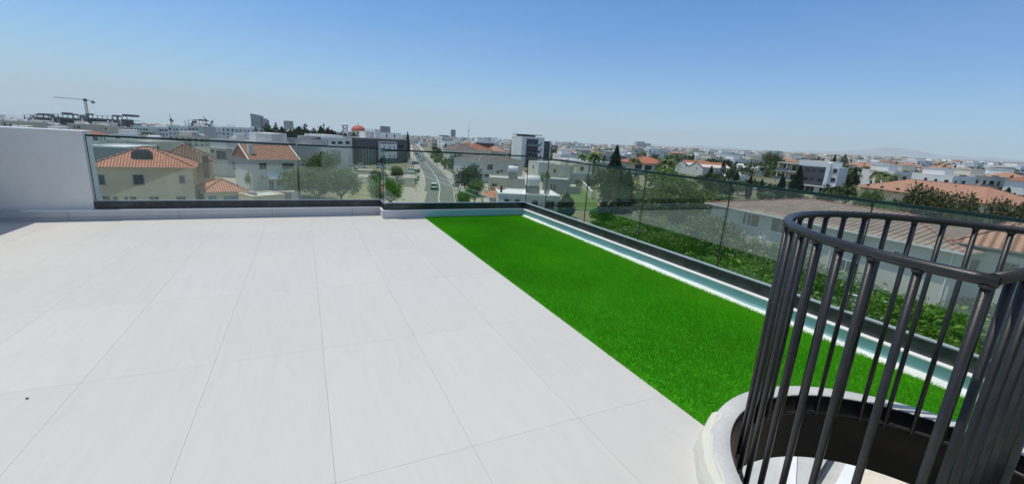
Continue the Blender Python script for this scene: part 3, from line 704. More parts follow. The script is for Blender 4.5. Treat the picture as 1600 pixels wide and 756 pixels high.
# low flat canopy behind, left edge
c = Bld('flat_roofed_house', 'grey house with pale flat roof peeping above the cream house', 'house', (130, 229), (196, 232), -4.9, 12)
c.body('grey_wall'); c.flat('bright_roof', 'white_wall', .3)
c = Bld('flat_roofed_house', 'pale flat roofed house behind the brown tiled wing of the cream house', 'house', (232, 224), (288, 224), -4.4, 11)
c.body('sand_wall'); c.flat('flat_roof', 'sand_wall', .4); c.pwin([(240, 228, 248, 234)]); b = MB(); b.tube([(3, 3, c.H+1.2), (6, 3, c.H+1.2)], .5, 12); b.build('water_tank', 'tank_white', c.o)
# --- pale cubic house
c = Bld('cubic_house', 'pale blue grey cubic house with tall dark window between two tiled houses', 'house', (327, 219), (402, 224), -3.6, 14)
c.body('pale_wall'); c.flat('flat_roof', 'pale_wall', .5); c.pwin([(338.5, 236, 354, 249)], pane='window_pane'); c.pwin([(363, 253, 382, 266.5)], frame='white_frame', pane='garage', name='garage_door')
c.pwin([(329, 234, 334, 238), (384, 236, 389, 241)])
b = MB(); x, z = c.fx(345, 233); b.box(x-5, -.9, z, x+14, -.002, z+.35); b.build('balcony_slab', 'pale_wall', c.o)
c.box('rear_block', 'white_wall', 1, c.D+.02, 0, c.W-6, c.D+8, c.H+2.6)
c.box('stair_house', 'pale_wall', c.W*.55, c.D-6, c.H+.06, c.W*.55+5, c.D-1, c.H+2.5)
# --- salmon roofed white house
c = Bld('tiled_house', 'white house with a plain salmon roof slope and a pale awning', 'house', (391, 250), (464, 250.5), -6.2, 11)
c.ridge = 'white_wall'; c.body('pale_wall'); c.hip('plain_salmon', 3.0, .5, gable=True, eave='white_wall', along=True)
c.pwin([(405, 255, 416.5, 264), (441, 255, 459, 264)]); x0, z = c.fx(417, 278); x1, z1 = c.fx(447, 272)
b = MB(); b.face([(x0, -1.6, z), (x1, -1.6, z), (x1, -.01, z+.9), (x0, -.01, z+.9)]); b.face([(x0, -1.6, z-.05), (x1, -1.6, z-.05), (x1, -.01, z+.85), (x0, -.01, z+.85)][::-1]); b.build('awning', 'coping', c.o)
c.pwin([(420, 281, 428, 296), (432, 281, 444, 292)], frame='white_frame')
b = MB(); b.box(.3, 1.5, c.H+.3, 1.2, 2.4, c.H+3.2); b.build('chimney', 'white_wall', c.o)
b = MB()
# street wall and gate in front of it
q = Bld('garden_wall', 'low pale garden wall with metal gate in front of the salmon roofed house', 'wall', (398, 300), (470, 300), -10.9, .25, foot=False)
q.body('pale_wall'); q.box('gate', 'steel', 3, -.05, .1, 6, -.002, q.H-.1); b = MB(); b.box(-.02, -.04, q.H+.002, q.W+.02, .29, q.H+.08); b.build('coping', 'white_frame', q.o)
# --- green grey house with big door
c = Bld('cubic_house', 'pale green grey flat house with one tall panelled door behind the olive trees', 'house', (496, 231), (543, 230.5), -4.9, 13)
c.body('pale_wall'); c.flat('bright_roof', 'pale_wall', .4); c.pwin([(519.5, 235.5, 532.5, 256)], frame='white_frame', pane='garage', name='garage_door'); c.pwin([(500, 237, 508, 246)])
c = Bld('cubic_house', 'low white cubic house left of the tall panelled door', 'house', (468, 228), (497, 230), -5.0, 10); c.body('white_wall'); c.flat('flat_roof', 'white_wall', .4); c.pwin([(475, 233, 483, 239)])
c = Bld('flat_block', 'white flat roofed block with shaded veranda below the church bell tower', 'building', (513, 216.5), (550, 217.5), -2.4, 14)
c.body('white_wall'); c.flat('flat_roof', 'white_wall', .4); c.box('upper_floor', 'white_wall', 1.5, 3, c.H+.06, c.W-2, c.D-2, c.H+1.3); c.pwin([(518, 221, 524, 225), (528, 221, 535, 225), (540, 221, 546, 225), (518, 230, 526, 235)])
c = Bld('flat_block', 'grey roofed block with solar panels at the foot of the dark pines', 'building', (486, 219.5), (513, 220), -2.9, 12); c.body('grey_wall'); c.flat('flat_roof', 'grey_wall', .3)
b = MB(); b.prism([(2, c.H+.06), (8, c.H+.06), (8, c.H+1.3)], 2, 8); b.build('solar_panel', 'slate_cladding', c.o)
# --- church
def church():
    D = 350; P = at_r(560, 205, D); zb = gz(P.x, P.y); k = D/FPX
    o = empty('church', (P.x, P.y, zb), -YAW*.6); tag(o, 'domed church with red dome and arched belfry tower', 'church'); FOOT.append((P.x, P.y, 22))
    zd = P.z-zb
    b = MB(); b.box(-10, -10, 0, 10, 10, zd-5.6); b.build('nave', 'sand_wall', o)
    b = MB(); b.prism([(-10.6, zd-5.58), (10.6, zd-5.58), (0, zd-2.6)], -10.6, 10.6); b.build('nave_roof', 'flat_roof', o)
    b = MB(); b.lathe([(5.2, zd-5), (5.2, zd), (5.5, zd), (5.5, zd+.3), (0, zd+.3)], 24); dr = b.build('drum', 'sand_wall', o)
    for i in range(12):
        a = math.pi*2*i/12; b = MB(); t = Vector((math.cos(a), math.sin(a), 0)); s_ = Vector((-t.y, t.x, 0)); c0 = t*5.22
        pts = [c0-s_*.5+Vector((0,0,zd-3.6)), c0+s_*.5+Vector((0,0,zd-3.6)), c0+s_*.5+Vector((0,0,zd-1.4)), c0+Vector((0,0,zd-.9)), c0-s_*.5+Vector((0,0,zd-1.4))]
        b.face([p+t*.05 for p in pts]); b.build('drum_window', 'window_pane', dr)
    b = MB(); b.lathe([(5.6*math.cos(R(a)), zd+.3+4.2*math.sin(R(a))) for a in range(0, 91, 9)], 28); dm = b.build('dome', 'dome_red', o)
    b = MB(); b.box(-.12, -.12, zd+4.4, .12, .12, zd+6.4); b.box(-.6, -.1, zd+5.5, .6, .1, zd+5.75); b.build('cross', 'steel', dm)
    for px_, top in ((539, 193.5),):
        T = at_r(px_, top, D); v = Vector((T.x-P.x, T.y-P.y, 0)); v.rotate(Matrix.Rotation(YAW*.6, 3, 'Z')); zt = T.z-zb
        b = MB(); b.box(v.x-2, v.y-2, 0, v.x+2, v.y+2, zt-6); tw = b.build('bell_tower', 'white_wall', o)
        b = MB()
        for sx_ in (-1, 1):
            for sy2 in (-1, 1): b.box(v.x+sx_*1.4-.5, v.y+sy2*1.4-.5, zt-6+.002, v.x+sx_*1.4+.5, v.y+sy2*1.4+.5, zt-1.8)
        b.box(v.x-2.1, v.y-2.1, zt-1.798, v.x+2.1, v.y+2.1, zt-.8); b.build('belfry', 'white_wall', tw)
        b = MB(); b.lathe([(1.8*math.cos(R(a)), zt-.79+1.2*math.sin(R(a))) for a in range(0, 91, 15)], 16, (v.x, v.y)); b.build('cupola', 'white_wall', tw)
        b = MB(); b.lathe([(.5, zt-4.6), (.45, zt-4), (.2, zt-3.5), (.05, zt-3.4)], 10, (v.x, v.y)); b.build('bell', 'steel', tw)
church()
# --- slate clad apartments
c = Bld('apartment_building', 'dark slate clad apartments with a white framed window bay', 'building', (565, 216.5), (636, 219), -1.9, 15)
c.body('brown_cladding'); c.flat('flat_roof', 'sand_wall', .45)
x0, z0 = c.fx(591, 250); x1, z1 = c.fx(618, 222)
b = MB(); b.box(x0, -.8, z0, x1, -.002, z1); by = b.build('bay', 'white_wall', c.o)
for zz in (z0+.1, z0+(z1-z0)*.45, z1-.9): b = MB(); b.box(x0+.4, -.83, zz, x1-.3, -.802, zz+.55); b.build('dark_band', 'near_black', by)  # near black bands raised on the white bay front
for zz in (z0+1.0, z0+(z1-z0)*.60):
    for xx in (.25, .58, .84):
        b = MB(); X = x0+(x1-x0)*xx; b.box(X-.35, -.83, zz, X+.35, -.802, zz+1.4); b.build('window', 'window_pane', by)
c.box('penthouse', 'white_wall', c.W*.36, 3, c.H+.06, c.W-.8, 11, c.H+3.1); b = MB(); X0 = c.W*.36
c.box('stair_tower', 'white_wall', X0, 2.6, c.H+.06, X0+4, 8, c.H+4.3)
for X in (.62, .8): b = MB(); b.box(c.W*X, 2.96, c.H+.9, c.W*X+1, 2.99, c.H+2.3); b.build('window', 'window_pane', c.o)
b = MB(); b.box(-1, -.9, .3, c.W, -.01, 2.6); b.build('ground_floor_fence', 'slate_cladding', c.o)
c.pwin([(569, 236, 575, 243), (578, 228, 584, 234), (622, 226, 630, 232), (622, 240, 632, 247)], pane='window_pane')
for zz in (3.2, 6.3): b = MB(); b.box(c.W, 2, zz, c.W+1.6, 9, zz+.9); b.build('side_balcony', 'white_wall', c.o)
q = Bld('garden_wall', 'bright low wall round the gravel forecourt beside the road', 'wall', (620, 267), (648, 267.5), -11.4, .3, foot=False); q.body('sand_wall'); q.box('coping', 'coping', -.03, -.04, q.H+.002, q.W+.03, .34, q.H+.07)
q = Bld('garden_wall', 'bright low wall beyond the vacant lot by the slate clad apartments', 'wall', (556, 266), (588, 267), -11.5, .3, foot=False); q.body('sand_wall'); q.box('coping', 'coping', -.03, -.04, q.H+.002, q.W+.03, .34, q.H+.07)
# --- grey roofed villas
c = Bld('villa', 'white villa with grey hipped roof and three small upper windows', 'house', (716, 239), (775, 241.5), -5.4, 15); c.ridge = 'grey_wall'
c.body('white_wall'); c.hip('grey_tiles', 2.6, .6); c.pwin([(718, 244.5, 721, 249.5), (724, 244.5, 727, 249.5), (735, 245, 738.5, 250), (742, 245, 745, 250), (719, 254, 722, 260), (752, 246, 758, 251)])
c = Bld('villa', 'pale blue green villa with grey hipped roof and a square window', 'house', (748.5, 252), (817, 253), -5.5, 13); c.ridge = 'grey_wall'
c.body('pale_wall'); c.hip('grey_tiles', 1.6, .5); c.pwin([(761.5, 257, 769.8, 264.7), (776.5, 266.5, 779.5, 271), (782, 265, 785, 269.5), (803, 258, 809, 264)]); c.pwin([(757, 272, 768, 276)], name='vent')
b = MB(); b.box(.3, -.12, 0, .5, -.01, c.H-.1); b.build('downpipe', 'white_frame', c.o)
# --- tanks
def water_tank(px, py, label, z, r, ln, parent_group='white water tanks on roof stands'):
    P = at_z(px, py, z); o = empty('water_tank', P, -YAW*.8); tag(o, label, 'water tank', parent_group)
    b = MB(); n = 16; xs_ = [-ln/2, -ln/2+.12, ln/2-.12, ln/2]; b.tube([(x, 0, 2.3) for x in xs_], [r*.86, r, r, r*.86], 18); tk = b.build('tank', 'tank_white', o)
    b = MB(); b.tube([(-ln*.3, 0, 1.25), (ln*.3, 0, 1.25)], .32, 12); b.build('hot_cylinder', 'tank_white', o)
    b = MB()
    for sx_ in (-1, 1):
        for s2 in (-1, 1): b.bar((sx_*ln*.42, s2*.7, 0), (sx_*ln*.42, s2*.5, 2.1), .07)
    for zz in (.4, 1.0, 1.6): b.bar((-ln*.42, .6, zz), (ln*.42, .6, zz), .05); b.bar((-ln*.42, -.6, zz), (ln*.42, -.6, zz), .05)
    b.build('stand', 'steel', o)
    b = MB(); b.face([(-ln*.45, -1.9, .15), (ln*.45, -1.9, .15), (ln*.45, -.8, 1.3), (-ln*.45, -.8, 1.3)]); b.face([(-ln*.45, -1.9, .1), (-ln*.45, -.8, 1.25), (ln*.45, -.8, 1.25), (ln*.45, -1.9, .1)]); b.build('solar_collector', 'slate_cladding', o)
# --- cream house and white roofed house right of the road
c = Bld('flat_house', 'cream flat roofed house carrying a water tank, in front of the blue green villa', 'house', (766, 279), (822, 282), -8.4, 9)
c.body('sand_wall'); c.flat('flat_roof', 'sand_wall', .35); c.pwin([(768.5, 287, 776.5, 294)]); c.win(4.5, 1.0, 1.2, 1.4, 'L')
for yy in (2, 4, 6): b = MB(); b.box(-.25, yy, 0, -.01, yy+.4, c.H-.2); b.build('pier', 'sand_wall', c.o)
water_tank(801, 279, 'white water tank on a steel stand above the cream flat house', -8.0, .85, 2.4)
c = Bld('white_roofed_house', 'long house with bright white flat roof nearest behind the turf corner', 'house', (779, 303.5), (876, 308), -8.3, 9)
c.body('pale_wall'); c.flat('bright_roof', 'bright_roof', .22); c.pwin([(788, 311, 795.5, 317), (805, 311, 812.5, 317), (831, 312.5, 840, 326), (852, 313.5, 866, 327)])
b = MB(); b.box(.5, 2.4, c.H+.06, .9, 2.8, c.H+1.3); b.build('chimney', 'near_black', c.o)
for X in (9.0, 9.6, 12.2): b = MB(); b.box(X, 3, c.H+.06, X+.3, 3.3, c.H+1.2); b.build('vent_pipe', 'steel', c.o)
water_tank(831, 301, 'large white water tank on the bright white roof', -8.0, .95, 2.7)
c = Bld('pergola', 'small terracotta tiled porch beside the white roofed house', 'porch', (751, 304), (772, 309), -9.6, 3.4, foot=False)
b = MB(); b.box(0, .2, 0, .3, .5, c.H); b.build('post', 'sand_wall', c.o); b = MB(); b.box(c.W-.3, .2, 0, c.W, .5, c.H); b.build('post', 'sand_wall', c.o); c.box('back_wall', 'sand_wall', 0, 2.2, 0, c.W, 3, c.H); c.ridge = 'plain_salmon'; c.hip('salmon_tiles', .9, .3)
b = MB(); b.box(c.W*.1, 2.1, c.H+.4, c.W*.7, 3.8, c.H+1.6); b.build('upper_roof', 'plain_salmon', c.o)
# --- cream cubic houses
c = Bld('cubic_house', 'tall cream cubic house with slit windows behind the corner of the glass', 'house', (857.5, 258), (891, 260.5), -5.3, 12)
c.body('sand_wall'); c.flat('flat_roof', 'sand_wall', .4); c.grid(2, 3, 1.2, 3.2, .8, 1.6, 'L'); c.win(c.W*.3, 4.6, .7, 1.2)
c.box('roof_room', 'sand_wall', 3, 4, c.H+.06, c.W-2, c.D-1, c.H+1.9)
c = Bld('cubic_house', 'lower grey cubic house with blank front before the tall cream one', 'house', (849, 280), (887, 283), -8.2, 8)
c.body('grey_wall'); c.flat('flat_roof', 'grey_wall', .35); c.win(c.W*.35, 1.2, .7, 1.6); c.win(c.W*.5, 1.2, .7, 1.6); c.box('porch', 'sand_wall', c.W, 1, 0, c.W+2, c.D-2, 2.6)
c = Bld('cubic_house', 'cream stepped house with white terrace rim left of the tallest cypress', 'house', (892, 272), (929, 273.5), -7.9, 10)
c.body('sand_wall'); c.flat('flat_roof', 'bright_roof', .5); c.box('upper_storey', 'sand_wall', c.W*.45, 4, c.H+.06, c.W+1, c.D+2, c.H+3); c.box('upper_roof', 'bright_roof', c.W*.45-.3, 3.8, c.H+3.003, c.W+1.3, c.D+2.2, c.H+3.3)
c.win(c.W*.3, 1.1, 1.4, 1.2); c.win(c.W*.75, 1.1, 1.4, 1.2); b = MB(); b.box(c.W*.6, 3.95, c.H+.9, c.W*.6+1.2, 3.99, c.H+2.2); b.build('window', 'window_pane', c.o)
c = Bld('small_house', 'small white house with row of little windows behind the water tanks', 'house', (826, 252), (842, 254.5), -5.7, 12)
c.body('white_wall'); c.flat('bright_roof', 'white_wall', .3); c.grid(2, 4, 1.2, 3.1, .7, .9, 'L'); c.win(c.W/2, 4.3, .9, 1)
c = Bld('flat_block', 'long low block with bright white slab roof beyond the cream cubic houses', 'building', (866, 248.5), (931, 255), -5.1, 9)
c.body('sand_wall'); c.flat('bright_roof', 'bright_roof', .55); c.grid(2, 7, 1.0, 3, 1.2, 1.2)
q = Bld('garden_wall', 'pale wall running away along the right of the green lawn', 'wall', at_g(925, 312)+Vector((0,0,2.2)), at_g(908, 290)+Vector((0,0,2.2)), -9.6, .25, foot=False); q.body('sand_wall'); q.box('coping', 'coping', -.03, -.04, q.H+.002, q.W+.03, .29, q.H+.06)
q = Bld('garden_wall', 'grey wall closing the back of the green lawn', 'wall', (884, 293), (908, 294), -9.9, .25, foot=False); q.body('grey_wall'); q.box('coping', 'grey_wall', -.03, -.04, q.H+.002, q.W+.03, .29, q.H+.06)
# --- dark balconied apartment block
c = Bld('apartment_building', 'tall apartment block with dark balconied front between white side walls', 'building', at_r(816, 214.5, 215), at_r(851, 216.5, 225), 2.9, 8)
c.body('white_wall'); W = c.W; c.box('front_recess', 'slate_cladding', W*.2, -.06, .3, W*.72, -.002, c.H-.4)
for f in range(4):
    zz = 1.2+3.3*f; b = MB(); b.box(W*.18, -1.7, zz, W*.74, -.062, zz+.25); bl = b.build('balcony', 'grey_wall', c.o); b = MB(); b.box(W*.18, -1.72, zz+.252, W*.74, -1.66, zz+1.1); b.build('balustrade', 'tower_glass' if f % 2 else 'near_black', bl)
    for xx in (.3, .45, .6): b = MB(); b.box(W*xx, -.09, zz+.3, W*xx+1.5, -.063, zz+2.5); b.build('window', 'window_pane', c.o)
    b = MB(); b.box(W*.84, -.03, zz+1, W*.84+.8, -.002, zz+2); b.build('window', 'window_pane', c.o)
c.flat('flat_roof', 'white_wall', .6)
c.box('roof_room', 'slate_cladding', W*.3, 3, c.H+.06, W*.75, 10, c.H+1.4); b = MB(); b.box(W*.2, 1, c.H+1.402, W*.5, 11, c.H+1.7); b.build('roof_slab', 'near_black', c.o); b = MB(); b.box(W*.72, 2, c.H+1.5, W*1.0, 10, c.H+1.8); b.build('roof_slab', 'near_black', c.o)
c = Bld('apartment_building', 'narrow dark glazed block with white fin right of the tall balconied one', 'building', at_r(851, 219, 270), at_r(861, 217.5, 272), 1.6, 12); c.body('slate_cladding'); c.flat('flat_roof', 'slate_cladding', .4); c.box('side_fin', 'white_wall', c.W-.6, -.5, 0, c.W+.1, c.D+.1, c.H+.8); c.grid(4, 2, 1, 3.2, 1.4, 1.4)
c = Bld('brown_house', 'brown rendered block left of the tall balconied apartments', 'house', (797, 232), (815, 233.5), -3.6, 11); c.body('brown_wall'); c.flat('flat_roof', 'sand_wall', .4); c.grid(2, 2, 1.5, 3.2)
c = Bld('villa', 'white two storey villa with dark recessed upper terrace beyond the orange roofs', 'house', at_r(742, 223, 300), at_r(779, 224.5, 305), -1.6, 14); c.body('white_wall'); c.flat('flat_roof', 'white_wall', .4); c.box('recess', 'brown_wall', 1, -.08, c.H-3.4, c.W-3, -.002, c.H-.4); c.box('upper_storey', 'white_wall', 2, 2, c.H+.06, c.W-5, 11, c.H+3.2); c.box('roof_slab', 'near_black', c.W*.55, 1, c.H+3.3, c.W, 12, c.H+3.6); c.grid(1, 5, 1, 3.2)
for (pL, pR, zt, dp, lb, mt) in (((716, 232), (736, 234), -3.6, 11, 'house with rust red hipped roof left of the white recessed villa', 'muted_tiles'), ((757, 235.5), (790, 237.5), -4.0, 13, 'house with faded orange hipped roof just behind the grey roofed villas', 'pink_tiles'), ((693, 232), (712, 234), -3.8, 10, 'sand coloured house with grey tile roof above the roadside trees', 'grey_tiles')):
    c = Bld('tiled_house', lb, 'house', pL, pR, zt, dp); c.ridge = 'plain_salmon'; c.body('sand_wall'); c.hip(mt, 2.4, .5); c.grid(2, 3, 1.0, 3.0)
# --- orange villa and gabled wing
c = Bld('villa', 'villa with wide orange hipped roof above dark verandas', 'house', (983, 254), (1047, 258), -5.5, 17)
c.ridge = 'orange_tiles'; c.body('sand_wall'); c.hip('orange_tiles', 3.0, 1.2, eave='brown_wall'); c.pwin([(992, 257, 1003, 264), (1007, 258.5, 1018, 266), (1024, 259, 1040, 266)], frame='brown_wall')
b = MB(); b.box(c.W*.55, 8, c.H+2.2, c.W*.55+1.2, 9.2, c.H+4.6); b.build('chimney', 'white_wall', c.o)
b = MB(); b.box(-1, -3, c.H-4.0, c.W*.5, -.01, c.H-3.6); b.build('balcony_slab', 'coping', c.o)
c = Bld('villa', 'pale gabled villa wing with orange roof right of the orange roofed villa', 'house', (1056, 255.5), (1099, 261), -5.6, 14)
W = c.W; c.ridge = 'plain_salmon'; c.body('pale_wall')
for (x0, x1) in ((0, W*.5), (W*.54, W)):
    b = MB(); b.prism([(x0, c.H), (x1, c.H), ((x0+x1)/2, c.H+2.2)], 0, c.D); b.build('gable', 'pale_wall', c.o)
    b = MB(); xm = (x0+x1)/2
    for s_, xe in ((-1, x0-.4), (1, x1+.4)):
        P = [Vector((xe, -.3, c.H-.25)), Vector((xe, c.D+.3, c.H-.25)), Vector((xm, c.D+.3, c.H+2.3)), Vector((xm, -.3, c.H+2.3))]
        b.face(P, 0, [(0, 0), (c.D, 0), (c.D, 3), (0, 3)])
    b.build('roof', 'orange_tiles', c.o)
c.win(W*.42, 4.3, .9, 1.1); c.win(W*.8, 3.6, .7, .9)
# --- white cubic villa
c = Bld('white_villa', 'white cubic villa with stepped flat roofs and shaded windows', 'house', (1146, 262.5), (1197, 265.5), -6.2, 13)
c.body('white_wall'); c.flat('bright_roof', 'white_wall', .5); W = c.W
c.box('upper_storey', 'white_wall', W*.38, 1, c.H+.06, W*.62, 9, c.H+2.2); c.box('corner_tower', 'white_wall', W*.72, -.6, .1, W+.4, 8, c.H+1.5)
c.pwin([(1148, 266, 1151, 270), (1154.5, 267, 1158, 271), (1169, 268.5, 1174.5, 273), (1160, 272, 1164, 276)]); b = MB(); b.box(W*.8, -.66, 3, W*.92, -.61, 5); b.build('window', 'window_pane', c.o)
b = MB(); b.box(-.5, -4, 0, W, -3.7, 1.6); b.build('garden_wall', 'white_wall', c.o)
c = Bld('small_house', 'little white flat roofed house left of the white cubic villa', 'house', (1129, 273), (1145, 275), -7.7, 8); c.body('white_wall'); c.flat('bright_roof', 'white_wall', .4); c.win(1.6, 1.2, .8, 1); c.win(4, 1.2, .8, 1); c.box('roof_room', 'white_wall', 1, 2, c.H+.06, 4, 6, c.H+1.6)
c = Bld('small_house', 'tiny white gabled outbuilding above the glass rail below the round dark tree', 'shed', (1117, 275), (1125, 276), -8.4, 5); c.body('white_wall'); c.flat('bright_roof', 'white_wall', .2); c.win(1, 1.2, .6, .8)
c = Bld('white_block', 'narrow white block between the round green tree and the slate faced block', 'house', (1203.5, 261), (1211, 262), -5.3, 9); c.body('white_wall'); c.flat('bright_roof', 'white_wall', .3); c.box('low_wing', 'white_wall', -8, -2, 0, -.01, 5, c.H-3); c.win(1, 1.2, .7, 1)
# --- slate faced block
D1 = 150
c = Bld('apartment_building', 'modern block with slate grey front, white fin and open concrete balconies', 'building', at_r(1249, 256.5, 147), at_r(1312, 260, 138), -.9, 9)
W = c.W; c.body('white_wall'); x0, _ = c.fx(1249, 270); x1, _ = c.fx(1291, 270); x2, _ = c.fx(1299, 270)
_, zl = c.fx(1270, 288)
b = MB(); b.box(0, -1.0, zl, x1, -.002, c.H-.2); sf = b.build('slate_front', 'slate_cladding', c.o)
for zz in (zl+1.2, zl+4.2):
    for X in (.3, .52, .6, .8): b = MB(); b.box(x1*X, -1.03, zz, x1*X+(.5 if .4 < X < .7 else 1.4), -1.002, zz+.9); b.build('window', 'window_pane', sf)
b = MB(); b.box(x1+.05, -1.2, zl-1, x2-.3, -.003, c.H+1.2); b.build('white_fin', 'bright_roof', c.o)
b = MB(); b.box(-.2, 0, c.H+.002, x2, c.D, c.H+1.7); b.build('roof_storey', 'bright_roof', c.o)
for zz in (zl+1.4, zl+4.4): c.win((x2+W)/2, zz, 1.2, 1.3)
for X in (.12, .4, .75): c.win(W*X, .8, 2.6, 1.9, frame='white_frame')
b = MB(); b.box(-.3, -1.6, zl-.6, W+.3, -.004, zl-.25); b.build('canopy_slab', 'white_wall', c.o)
xl, _ = c.fx(1212, 270); xm, _ = c.fx(1228, 270)
c.box('side_tower', 'sand_wall', xm, 1.2, 0, -.01, c.D, c.H+.4)
for i, zz in enumerate((zl-2.6, zl+.3, zl+3.4, zl+6.2)):
    b = MB(); b.box(xl, -.5, zz, -.012, c.D-2, zz+.35); bs = b.build('balcony_slab', 'sand_wall', c.o)
    if i < 3: b = MB(); b.box(xl, -.55, zz+.352, xm+.5, -.48, zz+1.2); b.build('balustrade', 'tower_glass', bs)
    if i < 3: b = MB(); b.box(xm+1.2, 1.16, zz+.6, xm+2.6, 1.198, zz+2.3); b.build('window', 'window_pane', c.o)
for X in (xl+.3, xm-.2): b = MB(); b.box(X, -.3, 0, X+.35, 0.05, zl+6.2); b.build('column', 'sand_wall', c.o)
c.box('left_core', 'slate_cladding', xl+1, 3, 0, xm-.01, c.D-2.2, zl+6.1)
# --- pink roofed house right
A = at_z(1345, 292, -6); Bc = at_z(1541, 318.5, -6)
c = Bld('tiled_house', 'cream house under wide pink tiled hipped roof behind the brownish tree', 'house', A, Bc, -6, 15); c.ridge = 'plain_salmon'
c.body('cream_wall'); c.hip('warm_tiles', 3.3, 1.0, eave='brown_wall'); c.grid(2, 7, .9, 3.1, 1.2, 1.3)
# --- near long house right with tile roof
A = at_z(1113, 318.5, -5.5); Bc = at_z(1500, 394.5, -5.5)
c = Bld('long_tiled_house', 'long grey two storey house with faded pink tile roof below the right glass', 'house', A, Bc, -5.5, 15.5); c.ridge = 'plain_salmon'
c.body('warm_grey'); c.hip('weathered_tiles', 1.75, .7, eave='sand_wall')
c.pwin([(1160, 333.5, 1188, 354), (1204, 341.5, 1235, 365), (1262, 360, 1290, 385), (1330, 376, 1352, 396), (1392, 392, 1420, 414)], frame='white_frame')
c.pwin([(1136, 360, 1158, 385), (1300, 405, 1340, 440)], frame='white_frame')
b = MB(); b.box(-.6, -.82, c.H-.04, c.W+.6, -.70, c.H+.1); b.build('gutter', 'white_frame', c.o)
for X in (.22, .62, .985): b = MB(); b.box(c.W*X, -.16, 0, c.W*X+.12, -.04, c.H-.05); b.build('downpipe', 'white_frame', c.o)
b = MB(); b.box(c.W*.3, -.5, 2.6, c.W*.3+.9, -.02, 3.3); b.build('air_conditioner', 'white_frame', c.o)
# projecting right wing
A = at_z(1502, 380, -5.0); Bc = at_z(1640, 402, -5.0)
c = Bld('tiled_wing_house', 'blue grey house wing with pink tiled roof at the right edge behind the cage', 'house', A, Bc, -5.0, 13); c.ridge = 'plain_salmon'
c.body('warm_grey'); c.hip('warm_tiles', 1.8, .6, eave='sand_wall'); c.pwin([(1512, 405, 1530, 425), (1560, 410, 1590, 440)])
q = Bld('garden_wall', 'low white wall topped by a rail in front of the long grey house', 'wall', (1290, 452), (1470, 492), -9.6, .25, foot=False); q.body('white_wall'); q.box('coping', 'coping', -.03, -.04, q.H+.002, q.W+.03, .29, q.H+.06)

# --- unfinished concrete complex, crane, towers
def frame_block(name, label, x0, x1, ytop, D, dp, nf, step, dark='raw_concrete', seed=1, cat='building'):
    A = at_r(x0, ytop, D); Bb = at_r(x1, ytop+(x1-x0)*.02, D); r = random.Random(seed)
    c = Bld(name, label, cat, A, Bb, A.z, dp); W, H = c.W, c.H; fh = H/nf
    tops = [1 if r.random() < .6 else .8 for _ in range(40)]
    b = MB()
    for f in range(nf+1):
        z = f*fh; a = 0 if f < nf else W*.1; e = W if f < nf else W*r.uniform(.6, .95)
        b.box(a, 0, z, e, dp, z+.35)
    b.build('floor_slabs', 'concrete', c.o)
    b = MB(); k = max(3, int(W/5))
    for i in range(k+1): b = MB(); b.box(W*i/k*.985, .4, 0, W*i/k*.985+.45, .9, H+.01); b.build('column', dark, c.o)
    b = MB(); b.box(.6, dp*.45, .01, W-.6, dp*.45+.2, H-fh*.7); b.build('back_wall', 'concrete', c.o)
    for f in range(nf):
        if r.random() < .9:
            X = r.uniform(0, .6)*W; b = MB(); b.box(X, .05, f*fh+.36, X+W*r.uniform(.12, .3), .3, f*fh+fh*.9); b.build('infill_panel', r.choice(['slate_cladding', 'raw_concrete', 'concrete']), c.o)
    for s_ in range(3):
        X = r.uniform(.1, .9)*W; b = MB(); b.box(X, dp*.4, H+.36, X+r.uniform(2, 6), dp*.7, H+r.uniform(1.2, 3)); b.build('roof_core', dark, c.o)
    return c
frame_block('concrete_frame', 'dark scaffolded wing at the left end of the unfinished complex', 36, 66, 179, 430, 20, 6, 0, 'slate_cladding', 3)
frame_block('concrete_frame', 'unfinished grey concrete building with open floors left of the crane mast', 66, 112, 177.5, 440, 22, 5, 0, 'raw_concrete', 4)
frame_block('concrete_frame', 'unfinished concrete building with open floors behind the crane mast', 113, 174, 178.5, 455, 22, 5, 0, 'raw_concrete', 8)
frame_block('concrete_frame', 'dark boxy end block of the unfinished complex right of the crane', 175, 197, 181, 450, 20, 5, 0, 'slate_cladding', 6)
frame_block('concrete_frame', 'dark scaffolded block far off between crane and glass tower', 288, 322, 187.5, 640, 25, 4, 0, 'slate_cladding', 9)
